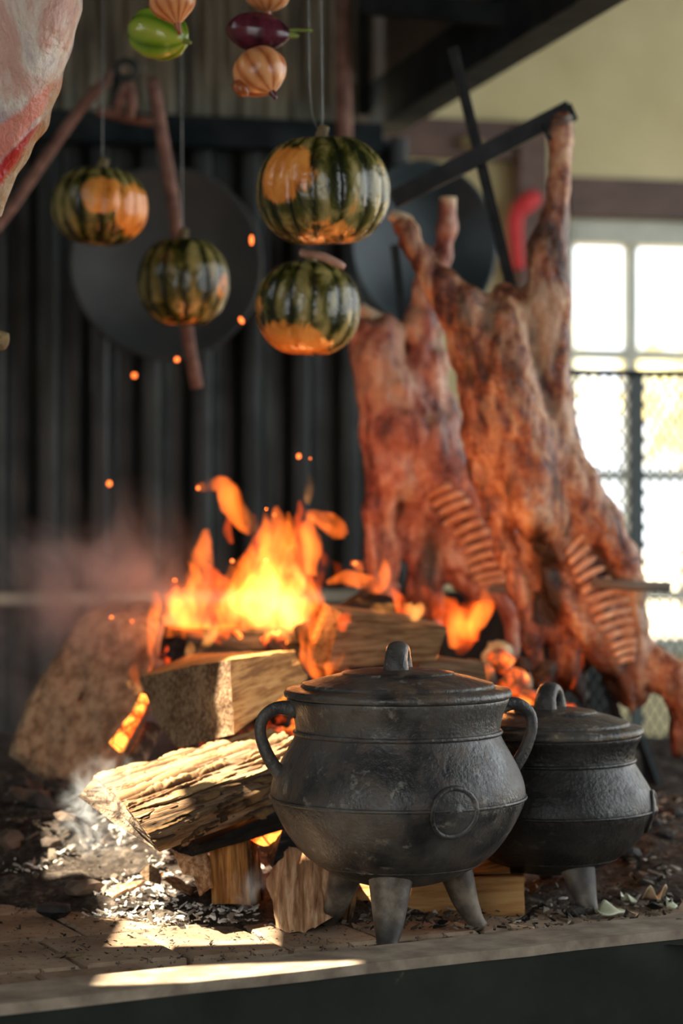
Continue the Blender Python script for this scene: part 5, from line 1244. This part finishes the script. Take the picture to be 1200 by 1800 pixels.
main = [
    ([(350, 858, 5), (385, 852, 13), (404, 872, 15), (424, 906, 14), (444, 934, 13), (456, 956, 4)], 'fl_o', 4.2),
    ([(424, 890, 4), (432, 912, 7), (446, 938, 6)], 'fl_y', 4.2),
    ([(541, 833, 3), (541, 860, 8), (539, 886, 5)], 'fl_y', 4.15),
    ([(540, 902, 5), (565, 912, 13), (586, 930, 12), (602, 942, 4)], 'fl_o', 4.2), ([(545, 905, 6), (540, 940, 13), (548, 970, 14), (540, 1010, 14)], 'fl_o', 4.2),
    ([(362, 930, 4), (364, 965, 14), (358, 1005, 24), (345, 1050, 30), (330, 1100, 28), (330, 1130, 14)], 'fl_o', 4.22), ([(352, 985, 3), (372, 1020, 14), (376, 1060, 20), (370, 1100, 10)], 'fl_r', 4.3),
    ([(286, 1045, 4), (298, 1065, 16), (312, 1095, 24), (322, 1130, 16)], 'fl_o', 4.25), ([(310, 1020, 3), (318, 1050, 12), (320, 1090, 16), (316, 1130, 8)], 'fl_r', 4.3),
    ([(268, 1040, 5), (271, 1080, 9), (266, 1140, 8), (262, 1184, 3)], 'fl_o', 4.05),
    ([(486, 890, 3), (494, 930, 16), (490, 980, 34), (482, 1040, 52), (486, 1095, 52), (495, 1140, 24)], 'fl_o', 4.25),
    ([(470, 985, 4), (474, 1020, 22), (468, 1065, 32), (482, 1105, 28), (500, 1135, 10)], 'fl_y', 4.2), ([(515, 960, 3), (516, 1000, 14), (520, 1045, 22), (512, 1090, 26), (510, 1130, 12)], 'fl_y', 4.22),
    ([(446, 940, 3), (436, 985, 16), (424, 1030, 26), (414, 1075, 30), (420, 1120, 18)], 'fl_o', 4.2), ([(412, 1030, 3), (405, 1060, 12), (412, 1090, 12), (420, 1110, 4)], 'fl_y', 4.12),
    ([(520, 905, 3), (528, 950, 12), (530, 1000, 24), (528, 1060, 28), (530, 1110, 20)], 'fl_r', 4.32), ([(466, 920, 3), (460, 960, 14), (452, 1010, 22), (450, 1070, 24)], 'fl_r', 4.32),
    ([(556, 1010, 3), (552, 1060, 16), (545, 1110, 18), (541, 1145, 12), (556, 1180, 11), (586, 1172, 9), (604, 1148, 3)], 'fl_o', 3.95),
    ([(574, 1024, 5), (606, 1016, 12), (640, 1024, 11), (664, 1030, 9), (674, 1005, 8), (676, 982, 3)], 'fl_o', 4.15), ([(618, 988, 3), (630, 994, 6), (640, 1004, 3)], 'fl_o', 4.15),
    ([(358, 1078, 3), (368, 1100, 13), (362, 1128, 11), (350, 1152, 3)], 'fl_y', 4.08), ([(332, 1128, 3), (334, 1142, 7), (328, 1160, 3)], 'fl_y', 4.0),
    ([(630, 1052, 3), (664, 1068, 8), (700, 1070, 10), (732, 1074, 11), (742, 1060, 3)], 'fl_y', 4.0), ([(380, 1010, 3), (395, 1045, 18), (398, 1090, 20), (390, 1130, 10)], 'fl_r', 4.25),
    ([(238, 1160, 3), (236, 1185, 9), (242, 1210, 3)], 'fl_o', 4.0), ([(228, 1196, 3), (240, 1212, 7), (248, 1222, 3)], 'fl_y', 3.98),
    ([(610, 1075, 3), (600, 1092, 10), (606, 1110, 4)], 'fl_r', 3.95), ([(330, 1095, 10), (420, 1118, 16), (500, 1125, 16), (550, 1120, 8)], 'fl_r', 4.25), ([(430, 1050, 8), (470, 1080, 24), (520, 1075, 22), (545, 1050, 5)], 'fl_y', 4.28),
    ([(395, 905, 2), (402, 930, 6), (412, 955, 3)], 'fl_r', 4.2), ([(470, 895, 2), (474, 920, 7), (468, 950, 9), (470, 990, 4)], 'fl_o', 4.18), ([(508, 900, 2), (512, 930, 8), (506, 965, 8)], 'fl_o', 4.15),
    ([(560, 960, 2), (566, 985, 8), (560, 1020, 8), (556, 1050, 3)], 'fl_r', 4.2), ([(330, 985, 2), (336, 1010, 8), (332, 1045, 9), (338, 1080, 4)], 'fl_o', 4.18), ([(300, 1035, 2), (290, 1075, 9), (296, 1120, 8)], 'fl_o', 4.15),
    ([(585, 985, 2), (596, 1000, 6), (588, 1022, 4)], 'fl_r', 4.2), ([(440, 905, 2), (452, 925, 6), (460, 950, 4)], 'fl_r', 4.22), ([(640, 985, 2), (652, 1000, 5), (656, 1018, 4)], 'fl_r', 4.18), ([(524, 880, 2), (532, 905, 6), (530, 935, 6)], 'fl_r', 4.2),
    ([(384, 1085, 3), (396, 1105, 12), (386, 1130, 10)], 'fl_r', 4.1), ([(300, 1100, 4), (330, 1110, 12), (380, 1108, 10), (400, 1100, 3)], 'fl_o', 4.15),
]
for i, (pts, m_, Y) in enumerate(main): flame(fire, pts, m_, Y, 200 + i)
fire2 = thing('fire', 'low orange red flames under the roasting carcasses', 'fire', P(820, 1160, 4.2))
for i, (pts, m_, Y) in enumerate([
    ([(748, 1030, 3), (775, 1060, 16), (805, 1085, 26), (812, 1120, 22), (800, 1150, 6)], 'fl_r', 4.2), ([(772, 1040, 3), (792, 1078, 14), (800, 1110, 16), (795, 1140, 5)], 'fl_o', 4.15),
    ([(884, 1062, 3), (850, 1072, 16), (825, 1092, 22), (820, 1125, 14)], 'fl_r', 4.2), ([(845, 1036, 3), (852, 1060, 12), (840, 1090, 14), (830, 1120, 6)], 'fl_o', 4.22),
    ([(690, 1030, 3), (700, 1060, 12), (715, 1090, 12), (720, 1110, 4)], 'fl_r', 4.3), ([(1000, 1210, 3), (1010, 1195, 6), (1020, 1150, 4)], 'fl_r', 4.2)]):
    flame(fire2, pts, m_, Y, 260 + i)

# firelight
def pl(name, loc, e, col, r_):
    d = bpy.data.lights.new(name, 'POINT'); d.energy = e; d.color = col; d.shadow_soft_size = r_
    o = link(bpy.data.objects.new(name, d)); o.location = tuple(map(float, loc)); return o
pl('fire_light', P(478, 1060, 4.2), 2.2, (1.0, 0.42, 0.14), .10)
pl('low_fire_light', P(850, 1130, 4.06), 1.9, (1.0, 0.36, 0.10), .06)
pl('ember_light', P(455, 1420, 3.60), 0.5, (1.0, 0.25, 0.05), .03)

# sparks
for i, (px, py, w, h, a, Y) in enumerate([(442, 422, 6, 15, 0, 4.3), (424, 563, 7, 11, .5, 4.2), (311, 632, 8, 8, 0, 4.3), (236, 660, 8, 8, 0, 4.6), (192, 850, 8, 9, 0, 4.3), (525, 802, 7, 8, 0, 4.1), (348, 858, 6, 6, 0, 4.1), (408, 986, 6, 6, 0, 4.0), (624, 990, 7, 6, 0, 4.1), (196, 1085, 6, 5, 0, 4.2), (232, 1092, 5, 5, 0, 4.3), (545, 806, 3, 3, 0, 4.1), (482, 905, 4, 4, 0, 4.2), (866, 1617, 9, 6, 0.2, 3.5), (286, 1538, 4, 3, 0, 3.45)]):
    v, f = ico(2); s = Y / F; v = v * np.array([w * s, min(w, h) * s, h * s]) * 0.62; c_, s_ = math.cos(a), math.sin(a); v = v @ np.array([[c_, 0, s_], [0, 1, 0], [-s_, 0, c_]])
    tag(mesh('spark', v + P(px, py, Y), f, M['spark']), 'small glowing orange spark drifting in the air' if i < 13 else 'tiny glowing ember chip on the hearth', 'spark', 'sparks over the fire' if i < 13 else 'ember chips on the hearth')

# smoke
def puff(label, px, py, Y, rx, ry, rz, mat, seed, sub=3):
    v, f = ico(sub); v = v * np.array([rx, ry, rz]); tag(mesh('smoke', v + P(px, py, Y), f, M[mat]), label, 'smoke', kind='stuff')
puff('grey mauve smoke drifting left of the flames', 170, 1120, 4.32, .30, .17, .36, 'smoke', 1)
puff('white smoke curling from the end of the bark log', 195, 1425, 3.47, .105, .05, .10, 'smoke_w', 2)
puff('white smoke wisp before the upright split log', 435, 1560, 3.38, .05, .03, .045, 'smoke_w', 3)
